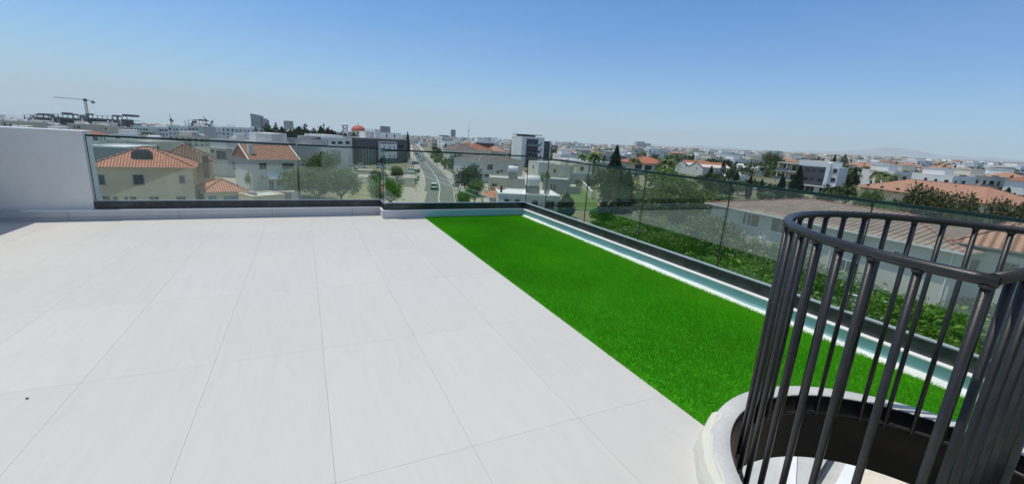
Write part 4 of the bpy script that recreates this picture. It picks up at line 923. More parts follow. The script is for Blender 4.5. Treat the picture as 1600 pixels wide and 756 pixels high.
def crane(label, D, base, top, jib, cj, luff=False):
    P = at_r(base[0], base[1], D); T = at_r(top[0], top[1], D); zb = gz(P.x, P.y); o = empty('tower_crane', (P.x, P.y, zb)); tag(o, label, 'crane', 'construction cranes on the skyline'); h = T.z-zb
    def lattice(a, b_, w):
        m_ = MB(); a = Vector(a); b_ = Vector(b_); d = (b_-a); n = max(3, int(d.length/ (w*1.4))); dn = d.normalized(); up = Vector((0,0,1)) if abs(dn.z) < .8 else Vector((1,0,0)); s_ = dn.cross(up).normalized()*w/2; t = s_.cross(dn).normalized()*w/2
        C4 = [s_+t, -s_+t, -s_-t, s_-t]
        for q in C4: m_.bar(a+q, b_+q, w*.16)
        for i in range(n):
            for j in range(4): p = a+d*(i/n)+C4[j]; q = a+d*((i+1)/n)+C4[(j+1) % 4]; m_.bar(p, q, w*.09)
        return m_
    lattice((0,0,0), (0,0,h), 1.5).build('mast', 'crane_steel', o)
    J = at_r(jib[0], jib[1], D)-Vector((P.x, P.y, zb)); Cj = at_r(cj[0], cj[1], D)-Vector((P.x, P.y, zb))
    lattice((0,0,h), J, .9).build('jib', 'crane_steel', o); lattice((0,0,h), Cj, 1.1).build('counter_jib', 'crane_steel', o)
    b = MB(); b.box(Cj.x-1.5, Cj.y-1, Cj.z-2.2, Cj.x+1, Cj.y+1, Cj.z+.2); b.build('counterweight', 'concrete', o)
    b = MB(); b.box(-1.2, -1.2, h-1.6, 1.2, 1.2, h+1.2); b.build('cab', 'crane_steel', o)
crane('tower crane with long near level jib over the unfinished complex', 450, (137, 181), (134, 156.5), (84, 152), (145.5, 158.5))
crane('small luffing crane left of the scaffolded dark block', 600, (268, 196), (267, 187), (265, 178), (269.5, 188))
crane('thin luffing crane leaning above the scaffolded dark block', 700, (322, 193), (321, 187), (317, 182), (323, 188))
crane('thin luffing crane right of the scaffolded dark block', 700, (332, 194), (331.5, 190), (335, 186.5), (330, 191))
def tower(label, x0, x1, yt, D, mt, dp=25, slant=0, nf=12, name='tower_block', band='grey_wall'):
    A = at_r(x0, yt, D); Bb = at_r(x1, yt+(x1-x0)*.06, D); c = Bld(name, label, 'tower', A, Bb, A.z, dp); H, W = c.H, c.W
    b = MB()
    if slant: b.prism([(0, 0), (W, 0), (W, H-slant), (W*.6, H-slant*.4), (0, H)], 0, dp)
    else: b.box(0, 0, 0, W, dp, H)
    b.build('wall', mt, c.o)
    b = MB()
    for i in range(1, nf): z = (H-slant)*i/nf; b.box(-.1, -.25, z, W+.1, -.01, z+.35*(H/nf)/3)
    b.build('floor_bands', band, c.o); return c
tower('tall blue glass tower with slanted top, left of its lower twin', 391, 403.5, 177.5, 1500, 'tower_glass', 30, 6, 14)
tower('lower blue glass tower standing against the slanted tall one', 404, 410.5, 184.5, 1520, 'tower_glass', 25, 0, 11)
tower('narrow grey tower at the right of the glass pair', 411, 415.5, 187, 1540, 'slate_cladding', 20, 0, 9)
tower('pale square office tower right of the blue glass towers', 443, 452, 188.5, 1400, 'grey_wall', 25, 0, 9, band='white_wall')
tower('grey square tower above the slate clad apartments', 594, 606, 197, 900, 'grey_wall', 18, 0, 8, band='slate_cladding')
tower('slim grey tower with stepped crown on the skyline right of the road', 704.5, 711, 202.5, 1400, 'grey_wall', 16, 0, 14, band='tower_glass')
tower('dark glazed office block below the slim skyline tower', 686, 704, 211, 1000, 'slate_cladding', 18, 0, 4)
tower('blue grey hospital like block on the skyline above the orange roof', 995, 1008, 221, 1400, 'pale_wall', 30, 0, 8)
tower('low pale block beside the blue grey skyline block', 1008.5, 1017, 224, 1400, 'pale_wall', 20, 0, 5)
P = at_r(732, 213, 900); o = empty('radio_mast', (P.x, P.y, gz(P.x, P.y))); tag(o, 'very thin radio mast on the skyline right of the slim tower', 'mast')
T = at_r(732, 197, 900); b = MB(); b.tube([(0, 0, 0), (0, 0, T.z-gz(P.x, P.y))], [.7, .25], 6); b.build('pole', 'crane_steel', o); b = MB(); b.box(-.8, -.8, (T.z-P.z)*.7+13, .8, .8, (T.z-P.z)*.7+14); b.build('antenna', 'crane_steel', o)

# --- terraced white houses in the middle distance, left
k_ = 0
rows = [
 (204, 232, 197.5, 330, 'white terraced house with arcade openings behind the palm row', 3, 'white_wall', 6),
 (233, 262, 198.5, 340, 'white terraced house with small upper windows right of the palm row', 3, 'white_wall', 6),
 (262, 292, 197.5, 320, 'white terraced block with two rows of dark windows', 3, 'white_wall', 5),
 (293, 317, 197, 310, 'bluish white terraced block with broad top window', 3, 'pale_wall', 4),
 (318, 345, 198.5, 420, 'pale house row left of the blue glass tower', 3, 'white_wall', 5),
 (346, 372, 199, 360, 'white house with lower arched wing below the glass tower', 3, 'white_wall', 4),
 (373, 398, 200, 330, 'white house group directly under the glass tower', 3, 'white_wall', 4),
 (140, 168, 196.5, 330, 'sand grey block right above the end of the white wall', 3, 'sand_wall', 4),
 (170, 202, 199, 345, 'low sand house left of the palm row', 2, 'sand_wall', 4),
 (104, 134, 193.5, 300, 'beige flat block just above the white parapet', 2, 'sand_wall', 4),
 (0, 33, 189, 260, 'plain beige block peeping over the parapet at the far left', 2, 'sand_wall', 3),
 (46, 98, 194, 330, 'long low pale block over the parapet before the concrete frames', 2, 'sand_wall', 7)]
for i, (x0, x1, yt, D, lb, nf, mt, nw) in enumerate(rows):
    A = at_r(x0, yt, D); B2 = at_r(x1, yt+(x1-x0)*.03, D)
    c = Bld('town_house', lb, 'house', A, B2, A.z, 14); c.body(mt); c.flat('bright_roof' if i % 2 else 'flat_roof', mt, .45)
    fh = min(3.2, (c.H-1)/nf)
    for f in range(nf):
        for j in range(nw):
            if rnd.random() < .85: c.win(c.W*(j+.5)/nw+rnd.uniform(-.4, .4), c.H-fh*(nf-f)+.7, rnd.choice([.9, 1.3, 1.8]), rnd.choice([1.2, 1.5]), detail=False)
    if i % 2: c.box('roof_room', mt, c.W*.2, 3, c.H+.06, c.W*.45, 9, c.H+2.3)
    for j in range(2): b = MB(); X = c.W*rnd.uniform(.2, .9); b.tube([(X, 4, c.H+1.1), (X+1.6, 4, c.H+1.1)], .45, 10); b.build('water_tank', 'tank_white', c.o)

# --- generic town houses: a few prototypes, copied
def proto(kind, mt, r):
    b = MB(); mats = [mt, 'flat_roof', 'window_pane', 'tank_white', 'grey_wall', 'warm_tiles' if kind == 'tiled' and mt == 'sand_wall' else 'muted_tiles', 'white_wall', 'near_black']
    W = r.uniform(11, 18); D = r.uniform(10, 14)
    nf = {'flat2': 2, 'flat3': 3, 'flat4': 4, 'tiled': 2, 'long': 1.4, 'step': 2}[kind]; H = nf*3.2+.4; x0, y0 = -W/2, -D/2
    if kind == 'long': W = r.uniform(24, 34); x0 = -W/2
    b.box(x0, y0, 0, x0+W, y0+D, H)
    if kind == 'tiled':
        z = H+.05; o_ = .5; P = [Vector((x0-o_, y0-o_, z)), Vector((x0+W+o_, y0-o_, z)), Vector((x0+W+o_, y0+D+o_, z)), Vector((x0-o_, y0+D+o_, z))]; r0 = Vector((x0+D/2, 0, z+2.3)); r1 = Vector((x0+W-D/2, 0, z+2.3))
        for f in ([P[0], P[1], r1, r0], [P[1], P[2], r1], [P[2], P[3], r0, r1], [P[3], P[0], r0]):
            e = (f[1]-f[0]).normalized(); v = (f[1]-f[0]).cross(f[2]-f[0]).normalized().cross(e); b.face(f, 5, [((p-f[0]).dot(e), (p-f[0]).dot(v)) for p in f])
        b.face(P[::-1], 6)
    else:
        b.box(x0+.3, y0+.3, H+.003, x0+W-.3, y0+D-.3, H+.08, 1)
        for q in ((x0-.03, y0-.03, x0+W+.03, y0+.25), (x0-.03, y0+D-.25, x0+W+.03, y0+D+.03), (x0-.03, y0+.25, x0+.25, y0+D-.25), (x0+W-.25, y0+.25, x0+W+.03, y0+D-.25)): b.box(q[0], q[1], H+.002, q[2], q[3], H+.55, 0)
        if kind in ('step', 'flat3', 'flat2'): b.box(x0+W*.15, y0+D*.3, H+.09, x0+W*r.uniform(.4, .7), y0+D*.85, H+2.9, 0); b.box(x0+W*.15-.2, y0+D*.3-.2, H+2.903, x0+W*.72, y0+D*.87, H+3.1, 6)
        for i in range(2): X = x0+W*r.uniform(.75, .9); Y = y0+D*r.uniform(.2, .8); b.tube([(X-.8, Y, H+1.3), (X+.8, Y, H+1.3)], .5, 8, 3); b.box(X-.6, Y-.4, H+.09, X+.6, Y+.4, H+.75, 4)
        b.box(x0+W*.7, y0+2, H+.09, x0+W*.7+2, y0+3.2, H+.9, 7)
    n = int(W/3.2)
    for side in range(4):
        Ln = W if side % 2 == 0 else D; k = int(Ln/3.3)
        for f in range(int(nf)):
            for i in range(k):
                if r.random() < .25: continue
                u = -Ln/2+Ln*(i+.5)/k; w2 = r.choice([.5, .7, 1.1])/1; h = r.choice([1.2, 1.5, 2.1]); z = f*3.2+(1.0 if h < 2 else .3)
                if side == 0: b.box(u-w2, y0-.03, z, u+w2, y0-.002, z+h, 2)
                elif side == 2: b.box(u-w2, y0+D+.002, z, u+w2, y0+D+.03, z+h, 2)
                elif side == 1: b.box(x0+W+.002, u-w2, z, x0+W+.03, u+w2, z+h, 2)
                else: b.box(x0-.03, u-w2, z, x0-.002, u+w2, z+h, 2)
    if kind in ('flat3', 'flat4', 'flat2'):
        for f in range(1, int(nf)): b.box(x0+W*.1, y0-1.4, f*3.2-.1, x0+W*.5, y0-.035, f*3.2+.12, 6); b.box(x0+W*.1, y0-1.42, f*3.2+.122, x0+W*.5, y0-1.36, f*3.2+1.0, 4 if f % 2 else 6)
    return b.mesh('town_house_shape', mats), math.hypot(W, D)/2
rp = random.Random(21); PROTO = []
for kind, mt, word, nm in (('flat2', 'white_wall', 'white two storey house', 'town_house'), ('step', 'white_wall', 'white stepped flat roofed house', 'town_house'), ('flat3', 'white_wall', 'white three storey block', 'town_block'), ('flat3', 'sand_wall', 'sand coloured three storey block', 'town_block'),
                           ('flat4', 'pale_wall', 'bluish grey four storey block', 'town_block'), ('flat4', 'white_wall', 'white four storey block', 'town_block'), ('tiled', 'sand_wall', 'cream house with red roof', 'tiled_house'), ('tiled', 'white_wall', 'white house with red roof', 'tiled_house'),
                           ('long', 'white_wall', 'long low white shed', 'low_building'), ('flat2', 'sand_wall', 'sand coloured two storey house', 'town_house'), ('step', 'grey_wall', 'grey stepped flat roofed house', 'town_house')):
    me, r_ = proto(kind, mt, rp); PROTO.append((me, r_, word, nm, kind))
ROADP = [Vector(p) for p in cl]
def near_road(x, y, d): v = Vector((x, y)); return any((v-p).length < d for p in ROADP)
rg_ = random.Random(99); placed = 0; tries = 0; GEN = []
def put_house(x, y, i, rot, sc=1.0):
    me, r_, word, nm, kind = PROTO[i]; o = bpy.data.objects.new(nm, me); col.objects.link(o); o.location = (x, y, gz(x, y)-.3); o.rotation_euler = (0, 0, rot); o.scale = (sc, sc, 1)
    far, side, lm = whereis(x, y); tag(o, f'{word} {far}, {side} {lm}', 'house' if nm != 'town_block' else 'building', 'houses spread over the town plain'); GEN.append(o); FOOT.append((x, y, r_*sc))
while placed < 26 and tries < 3000:      # the few houses standing in the gaps nearer in
    tries += 1; px = rg_.choice([rg_.uniform(862, 985), rg_.uniform(1100, 1142), rg_.uniform(1335, 1620), rg_.uniform(1335, 1620)]); D = rg_.uniform(238, 335)
    P = at_r(px, 300, D); d = Vector((P.x, P.y)).normalized(); x, y = d.x*D, d.y*D; i = rg_.choice([0, 1, 6, 7, 9, 9, 10, 6]); r_ = PROTO[i][1]
    if not free(x, y, r_+2): continue
    put_house(x, y, i, rg_.uniform(-.6, .3)); placed += 1
tries = 0
while placed < 285 and tries < 30000:
    tries += 1
    px = rg_.uniform(-60, 1680); inv = rg_.random()
    D = 325/(1-inv*(.62 if px > 640 else .78)) if rg_.random() < .85 else rg_.uniform(335, 1500)      # denser near, thinning out
    P = at_r(px, 300, D); d = Vector((P.x, P.y)).normalized(); x, y = d.x*D, d.y*D
    green = max(0, min(1, (px-850)/500))
    if D < 335 or (D < 400 and 970 < px < 1110): continue
    if rg_.random() < green*.35: continue
    ws = [4, 4, 3, 2, 2, 2 if D > 450 else 0, 0.7+2.4*green, .6+1.6*green, 1.5, 2, 1]
    if D < 420: ws[2] = ws[3] = ws[4] = ws[5] = 0
    if px > 900: ws[4] = ws[5] = .3 if D > 600 else 0
    if px > 850: ws[0] *= .6; ws[1] *= .6; ws[9] *= 2; ws[3] *= 1.3; ws[8] *= .5
    i = rg_.choices(range(11), ws)[0]; r_ = PROTO[i][1]
    if not free(x, y, r_+1.5) or near_road(x, y, r_+9): continue
    put_house(x, y, i, rg_.choice([0, .3, -.2, math.pi/2])+rg_.uniform(-.15, .15)-(.4 if px > 800 else 0)); placed += 1
# remaining far town as one mass
b = MB(); rf = random.Random(4); cnt = 0
while cnt < 3000:
    px = rf.uniform(-80, 1700); D = rf.uniform(620 if px < 850 else 500, 3300); P = at_r(px, 300, D); d = Vector((P.x, P.y)).normalized(); x, y = d.x*D, d.y*D
    green = max(0, min(1, (px-850)/500))
    if rf.random() < green*.25 or near_road(x, y, 16): continue
    if not all((x-a_)**2+(y-b2)**2 > (9+c2)**2 for a_, b2, c2 in FOOT if abs(x-a_) < 60): continue
    z = gz(x, y)-.5; W = rf.uniform(8, 18); Dp = rf.uniform(7, 14); H = rf.choice([4, 6.5, 7, 7, 10, 10, 13])*(1 if px < 900 else .75); mi = rf.choices([0, 1, 2, 3, 4, 5], [5-2.5*green, 3+2*green, 1.5, 1, .7+green*2.2, .6])[0]
    if D > 2000 and rf.random() < .05 and px < 700: H *= 1.8
    b.box(x-W/2, y-Dp/2, z, x+W/2, y+Dp/2, z+H, 0 if mi == 4 else mi)
    if mi == 4: b.face([(x-W/2-.4, y-Dp/2-.4, z+H+.01), (x+W/2+.4, y-Dp/2-.4, z+H+.01), (x, y, z+H+2.2)], 4); b.face([(x-W/2-.4, y+Dp/2+.4, z+H+.01), (x-W/2-.4, y-Dp/2-.4, z+H+.01), (x, y, z+H+2.2)], 4); b.face([(x+W/2+.4, y-Dp/2-.4, z+H+.01), (x+W/2+.4, y+Dp/2+.4, z+H+.01), (x, y, z+H+2.2)], 4)
    else: b.box(x-W*.3, y-Dp*.2, z+H+.01, x+W*.1, y+Dp*.3, z+H+2.4, mi)
    nx_ = int(W/3)
    for f in range(int(H/3.2)):
        for i in range(nx_):
            if rf.random() < .6: X = x-W/2+W*(i+.5)/nx_; b.box(X-.6, y-Dp/2-.05, z+f*3.2+1.2, X+.6, y-Dp/2-.002, z+f*3.2+2.5, 6)
    cnt += 1
o = b.build('distant_town', ['white_wall', 'sand_wall', 'pale_wall', 'grey_wall', 'muted_tiles', 'bright_roof', 'window_pane']); tag(o, 'countless pale houses of the distant town reaching to the horizon', 'town', kind='stuff')

# ================================================================ TREES
def leaf_mesh(name, centers, size, mt, rs, flat=.0, extra=None, extra_p=0):
    n = len(centers); c = np.asarray(centers); a = rs.normal(size=(n, 3)); a /= np.linalg.norm(a, axis=1)[:, None]
    a[:, 2] *= (1-flat); h = rs.normal(size=(n, 3)); u = np.cross(a, h); u /= np.linalg.norm(u, axis=1)[:, None]+1e-9; v = np.cross(a, u); v /= np.linalg.norm(v, axis=1)[:, None]+1e-9
    s = size*rs.uniform(.55, 1.25, n)[:, None]; u = u*s; v = v*s*.62
    V = np.stack([c-u, c+v*.9-u*.1, c+u, c-v*.9-u*.1], 1).reshape(-1, 3)
    me = bpy.data.meshes.new(name); me.vertices.add(4*n); me.vertices.foreach_set('co', V.ravel()); me.loops.add(4*n); me.loops.foreach_set('vertex_index', np.arange(4*n, dtype=np.int32))
    me.polygons.add(n); me.polygons.foreach_set('loop_start', np.arange(0, 4*n, 4, dtype=np.int32)); me.materials.append(M[mt])
    if extra: me.materials.append(M[extra]); me.polygons.foreach_set('material_index', (rs.random(n) < extra_p).astype(np.int32))
    me.update(calc_edges=True); return me
def lobes(rs, n, spread, rad, flat=.75, zc=0.0):
    L_ = []
    for i in range(n):
        a = rs.uniform(0, 2*np.pi); r = spread*math.sqrt(rs.uniform(0, 1)); L_.append((r*math.cos(a), r*math.sin(a), zc+rs.uniform(-.5, .6)*spread*flat, rad*rs.uniform(.6, 1.15)))
    return L_
def fill(rs, L_, n, clump=.22):
    P = []; w_ = np.array([l[3]**2 for l in L_]); w_ /= w_.sum()
    k = max(12, n//26); ii = rs.choice(len(L_), k, p=w_); cen = []
    for i in ii:
        d = rs.normal(size=3); d /= np.linalg.norm(d); r = L_[i][3]*rs.uniform(.55, 1.0)
        cen.append((L_[i][0]+d[0]*r, L_[i][1]+d[1]*r, L_[i][2]+d[2]*r*.85))
    cen = np.array(cen); j = rs.randint(0, k, n); return cen[j]+rs.normal(size=(n, 3))*clump
def trunk_mesh(rs, h, r, spread, nb=6):
    b = MB(); b.tube([(0, 0, -.3), (rs.normal()*.06, rs.normal()*.06, h*.5), (rs.normal()*.12, rs.normal()*.12, h)], [r*1.25, r*.9, r*.7], 8)
    for i in range(nb):
        a = 2*np.pi*i/nb+rs.uniform(-.3, .3); e = spread*rs.uniform(.5, .9); b.tube([(0, 0, h*.85), (math.cos(a)*e*.5, math.sin(a)*e*.5, h+e*.45), (math.cos(a)*e, math.sin(a)*e, h+e*rs.uniform(.6, 1.1))], [r*.55, r*.35, r*.12], 6)
    return b.mesh('trunk_shape', 'bark')
TT = {}
def treekind(key, n, leaf, mt, H, W, th, seed, lob=9, clump=.25, extra=None, ep=0, shape='round'):
    """unit sizes in metres: H total height, W crown width"""
    rs = np.random.RandomState(seed)
    if shape == 'round':
        R_ = W/2; L_ = lobes(rs, lob, R_*.62, R_*.46, .8*(H-th)/W, th+(H-th)*.52); P = fill(rs, L_, n, clump); z = P[:, 2]; z0 = th*.75; P[:, 2] = z0+(z-z.min())/(z.max()-z.min())*(H-z0)
    elif shape == 'cone':
        t = rs.uniform(0, 1, n)**.8; k = 60; ang = rs.uniform(0, 2*np.pi, n); z = .25+t*(H-.25); prof_ = W/2*np.minimum(1, (1-t)*1.9)**.8*np.minimum(1, .55+t*3); bump = 1+.18*np.sin(ang*3+z*1.7)+.15*np.sin(ang*5-z*2.9)+.1*np.sin(z*6)
        r = prof_*bump*rs.uniform(.6, 1.05, n); P = np.c_[r*np.cos(ang), r*np.sin(ang), z]
    elif shape == 'bush':
        R_ = W/2; L_ = lobes(rs, lob, R_*.7, R_*.42, .5, H*.5); P = fill(rs, L_, n, clump); z = P[:, 2]; P[:, 2] = .02+(z-z.min())/(z.max()-z.min())*H
    elif shape == 'pine':
        P = []
        for i in range(lob):
            t = (i+.5)/lob; zc = th+(H-th)*t; rr = W/2*(1-t)**.7+.25
            for j in range(5): a = rs.uniform(0, 6.28); P.append((rr*.7*math.cos(a), rr*.7*math.sin(a), zc+rs.normal()*.2, rr*.4))
        P = fill(rs, P, n, clump)
    me = leaf_mesh(key+'_crown', P, leaf, mt, rs, .2, extra, ep)
    tr = trunk_mesh(rs, max(th, .5), max(.06, W*.028), W*.35 if shape in ('round', 'bush') else .1, 7 if shape == 'round' else 4 if shape == 'bush' else 2)
    TT[key] = (me, tr, H, W)
treekind('olive', 5200, .20, 'leaf_olive', 6.5, 7.0, 1.0, 1, 11, .34)
treekind('olive2', 5200, .20, 'leaf_olive', 6.5, 6.4, 1.0, 11, 8, .36)
treekind('broad', 5600, .19, 'leaf_green', 7.5, 7.5, 1.2, 2, 12, .34)
treekind('broad2', 5200, .20, 'leaf_green', 7.0, 6.8, 1.0, 12, 9, .36)
treekind('bright', 3600, .17, 'leaf_bright', 4.5, 4.6, 1.2, 3, 9, .28)
treekind('cypress', 6000, .20, 'leaf_dark', 10, 2.6, .3, 4, shape='cone')
treekind('cypress_wide', 8000, .22, 'leaf_dark', 10, 4.4, .3, 14, shape='cone')
treekind('bush', 2600, .15, 'leaf_green', 2.4, 3.4, .3, 5, 8, .22, 'flower', .012, 'bush')
treekind('oleander', 3000, .15, 'leaf_olive', 3.0, 3.8, .4, 15, 8, .26, 'flower', .02, 'bush')
treekind('bushb', 2600, .15, 'leaf_bright', 2.2, 3.2, .3, 16, 7, .24, None, 0, 'bush')
treekind('pinetree', 2400, .30, 'leaf_dark', 9, 5.5, 2.2, 6, 6, .4, shape='pine')
treekind('dark', 3600, .24, 'leaf_dark', 8, 7, 1.5, 7, 10, .35)
treekind('brown', 4200, .19, 'leaf_brown', 6.5, 7.5, 1.8, 8, 12, .38)
treekind('farround', 520, .55, 'leaf_far', 6, 6.2, 1.2, 9, 6, .5)
treekind('farround2', 520, .55, 'leaf_far', 7, 5.2, 1.2, 19, 6, .5)
treekind('fardark', 520, .55, 'leaf_dark', 8, 5.8, 1.4, 29, 6, .5)
treekind('farcyp', 420, .42, 'leaf_dark', 9, 2.2, .3, 10, shape='cone')
def palm_mesh(seed, mt='leaf_olive', fr=26, L0=2.4):
    rs = np.random.RandomState(seed); b = MB()
    for i in range(fr):
        a = rs.uniform(0, 6.28); e = rs.uniform(-.2, 1.1); ln = L0*rs.uniform(.75, 1.1); prev = Vector((0, 0, 0)); d = Vector((math.cos(a), math.sin(a), 0)); s_ = Vector((-d.y, d.x, 0)); pts = []
        for j in range(7): t = j/6; pts.append(d*(ln*t*math.cos(e*.7))+Vector((0, 0, ln*(math.sin(e)*t-.75*t*t))))
        for j in range(6):
            w0 = .34*math.sin(math.pi*(j/6*.85+.12)); w1 = .34*math.sin(math.pi*((j+1)/6*.85+.12))
            b.face([pts[j]-s_*w0-Vector((0,0,.12)), pts[j], pts[j+1], pts[j+1]-s_*w1-Vector((0,0,.12))]); b.face([pts[j], pts[j]+s_*w0-Vector((0,0,.12)), pts[j+1]+s_*w1-Vector((0,0,.12)), pts[j+1]])
    return b.mesh('palm_crown', mt)
PALM = palm_mesh(1); YPALM = palm_mesh(2, 'leaf_yellow', 30, 2.0)
bt = MB(); bt.tube([(0, 0, -.3), (.05, 0, 2), (0, .05, 4.2)], [.28, .2, .17], 8); PTR = bt.mesh('palm_trunk', 'bark')
TREES = []
def tree(key, x, y, h=None, w=None, label=None, group=None, name=None, cat='tree', rot=None, z=None):
    z = gz(x, y) if z is None else z
    if key in ('palm', 'ypalm'):
        me, tr, H, W = (PALM if key == 'palm' else YPALM), PTR, 5.2, 4.6
        s = (h or 5.2)/H; o = empty(name or 'palm_tree', (x, y, z), rnd.uniform(0, 6), (s, s, s))
        a = bpy.data.objects.new('crown', me); col.objects.link(a); a.parent = o; a.location = (0, 0, 4.15); t = bpy.data.objects.new('trunk', tr); col.objects.link(t); t.parent = o
    else:
        me, tr, H, W = TT[key]; sh = (h or H)/H; sw = (w or W)/W
        o = empty(name or 'tree', (x, y, z), rnd.uniform(0, 6) if rot is None else rot, (sw, sw, sh))
        a = bpy.data.objects.new('crown', me); col.objects.link(a); a.parent = o
        t = bpy.data.objects.new('trunk', tr); col.objects.link(t); t.parent = o
    tag(o, label, cat, group); TREES.append((o, x, y)); return o
def tpx(key, px, pyb, D=None, top=None, w=None, **k):
    """tree whose foot is seen at (px,pyb) on the ground, or at distance D; top = pixel row of its top"""
    P = at_g(px, pyb) if D is None else None
    if P is None:
        q = at_r(px, pyb, D); P = Vector((q.x, q.y, gz(q.x, q.y)))
    dep = (P-CAM).dot(FWD); h = None
    if top is not None:
        tz = at_r(px, top, dep); h = max(1.0, tz.z-gz(P.x, P.y))
    ww = w*dep/FPX if w else None
    return tree(key, P.x, P.y, h, ww, **k)
# surveyed trees (w = crown width in picture pixels)
tpx('cypress_wide', 950, 357, top=228, w=33, label='tallest dark cypress, broad and pointed, behind the right glass', name='cypress', group='cypress trees')
tpx('cypress_wide', 973, 352, top=262, w=25, label='shorter dark cypress growing against the right flank of the tallest one', name='cypress', group='cypress trees')
tpx('cypress_wide', 883, 340, top=299, w=25, label='small dark conifer beside the lawn under the white slab roof', name='cypress', group='cypress trees')
tpx('cypress_wide', 1101, 334, top=283, w=26, label='dark cypress left of the long pink tiled roof', name='cypress', group='cypress trees')
tpx('cypress', 1149, 288, D=170, top=268, w=9, label='small cypress before the left end of the white cubic villa', name='cypress', group='cypress trees')
tpx('cypress', 1169, 303, D=120, top=273, w=9, label='reddish dark cypress before the middle of the white cubic villa', name='cypress', group='cypress trees')
tpx('cypress', 1187, 303, D=125, top=279, w=8, label='cypress before the right tower of the white cubic villa', name='cypress', group='cypress trees')
tpx('cypress', 1217, 310, D=110, top=271, w=12, label='cypress before the open balconies of the slate faced block', name='cypress', group='cypress trees')
tpx('cypress_wide', 1240, 312, D=105, top=258, w=19, label='large dark cypress at the corner of the slate faced block', name='cypress', group='cypress trees')
tpx('cypress', 1331, 290, D=150, top=260, w=10, label='slim leaning cypress right of the slate faced block', name='cypress', group='cypress trees')
tpx('cypress', 1301, 262, D=330, top=241, w=6, label='thin cypress spire rising above the slate faced block', name='cypress', group='cypress trees')
tpx('pinetree', 1316, 262, D=330, top=242, w=12, label='dark pine just right of the thin spire above the slate block', name='pine_tree')
tpx('cypress', 637, 224, D=240, top=206, w=7, label='dark cypress at the right end of the slate clad apartments', name='cypress', group='cypress trees')
tpx('cypress', 552, 232, D=230, top=213, w=7, label='slim cypress below the red church dome', name='cypress', group='cypress trees')
tpx('cypress', 559, 232, D=232, top=212, w=6, label='slim cypress just right of the one below the dome', name='cypress', group='cypress trees')
tpx('olive', 403, 297, top=263, w=36, label='grey olive tree at the left corner of the salmon roofed house', name='olive_tree')
tpx('broad', 503, 290, top=233, w=64, label='dense green tree rising in front of the tall panelled door', name='broadleaf_tree')
tpx('olive', 466, 308, top=257, w=58, label='broad olive tree right of the salmon roofed house', name='olive_tree')
tpx('olive2', 497, 314, top=259, w=76, label='wide olive tree in the middle of the olive clump', name='olive_tree')
tpx('olive', 534, 315, top=256, w=60, label='olive tree at the right of the clump beside the vacant lot', name='olive_tree')
tpx('olive2', 590, 300, top=262, w=40, label='olive tree left of the glass corner by the dry lot', name='olive_tree')
tpx('broad2', 610, 322, top=270, w=66, label='large green bush tree behind the glass corner beside the footpath', name='broadleaf_tree')
tpx('broad', 620, 282, top=257, w=26, label='dark tree beside the gravel forecourt wall', name='broadleaf_tree')
tpx('bright', 652, 274, top=262, w=9, label='small round tree on the forecourt corner by the road', name='broadleaf_tree')
for i, (px, pb, tp_, wd, lb) in enumerate(((683, 259.5, 243, 13, 'first street tree nearest the far road bend'), (696, 265, 245, 16, 'second street tree along the right pavement'), (705, 267.5, 253, 12, 'round dark street tree next to the lamp post'), (676, 251, 240, 9, 'small street tree farthest up the right pavement'), (690, 250, 238, 14, 'bushy tree behind the right pavement before the villas'))):
    tpx('bright' if i != 2 else 'broad', px, pb, top=tp_, w=wd, label=lb, name='street_tree', group='street trees')
tpx('dark', 730, 306, top=253, w=48, label='big dark feathery tree between road and grey roofed villas', name='dark_tree')
tpx('broad', 741, 318, top=276, w=36, label='green tree left of the terracotta porch', name='broadleaf_tree')
tpx('olive', 722, 330, top=292, w=26, label='low olive bush beside the right pavement bottom', name='olive_tree')
tpx('ypalm', 793, 276, top=251, label='yellow green palm left of the upper water tank', name='palm_tree')
tpx('brown', 851, 300, top=266, w=16, label='bare brownish tree right of the large water tank', name='brown_tree')
tpx('ypalm', 984, 318, top=276, label='bright yellow green palm beside the tall cypresses', name='palm_tree')
tpx('broad', 1048, 362, top=264, w=104, label='big round light green tree in the middle of the right glass', name='broadleaf_tree')
tpx('bright', 1040, 300, top=258, w=60, label='bright green tree right under the orange roofed villa', name='broadleaf_tree')
tpx('olive', 1010, 352, top=280, w=66, label='grey green tree just right of the yellow palm', name='olive_tree')
tpx('bright', 1085, 350, top=284, w=80, label='green tree right of the big round light tree', name='broadleaf_tree')
tpx('broad', 1206, 262, D=260, top=236, w=38, label='round deep green tree above the white block on the right', name='broadleaf_tree')
tpx('dark', 1132, 268, D=230, top=248, w=20, label='round dark tree left of the white cubic villa', name='dark_tree')
tpx('dark', 1108, 262, D=250, top=246, w=20, label='dark spreading tree right behind the gabled wing', name='dark_tree')
tpx('brown', 1452, 345, D=62, top=283, w=84, label='brownish thin leaved tree in front of the pink roof', name='brown_tree')
tpx('brown', 1590, 372, D=55, top=298, w=80, label='brownish tree at the right edge beyond the rail', name='brown_tree')
tpx('brown', 1500, 350, D=56, top=318, w=60, label='low dark brownish bush tree under the pink roof eave', name='brown_tree')
tpx('broad', 1354, 318, D=85, top=290, w=44, label='green tree at the left corner of the pink roofed house', name='broadleaf_tree')
tpx('bright', 1395, 330, D=75, top=306, w=40, label='light green shrub before the pink roofed house', name='broadleaf_tree')
for i, (px, pb, D, tp_, lb) in enumerate(((1372, 285, 140, 262, 'palm right of the slim leaning cypress'), (1390, 286, 135, 266, 'second palm right of the slim leaning cypress'), (928, 262, 160, 232, 'grey palm just left of the tallest cypress'), (913, 262, 170, 236, 'low palm left of the tallest cypress top'), (1043, 262, 150, 243, 'palm in front of the right end of the orange roof'), (990, 262, 200, 243, 'palm at the left end of the orange roof'))):
    tpx('palm', px, pb, D=D, top=tp_, label=lb, name='palm_tree', group='palm trees')
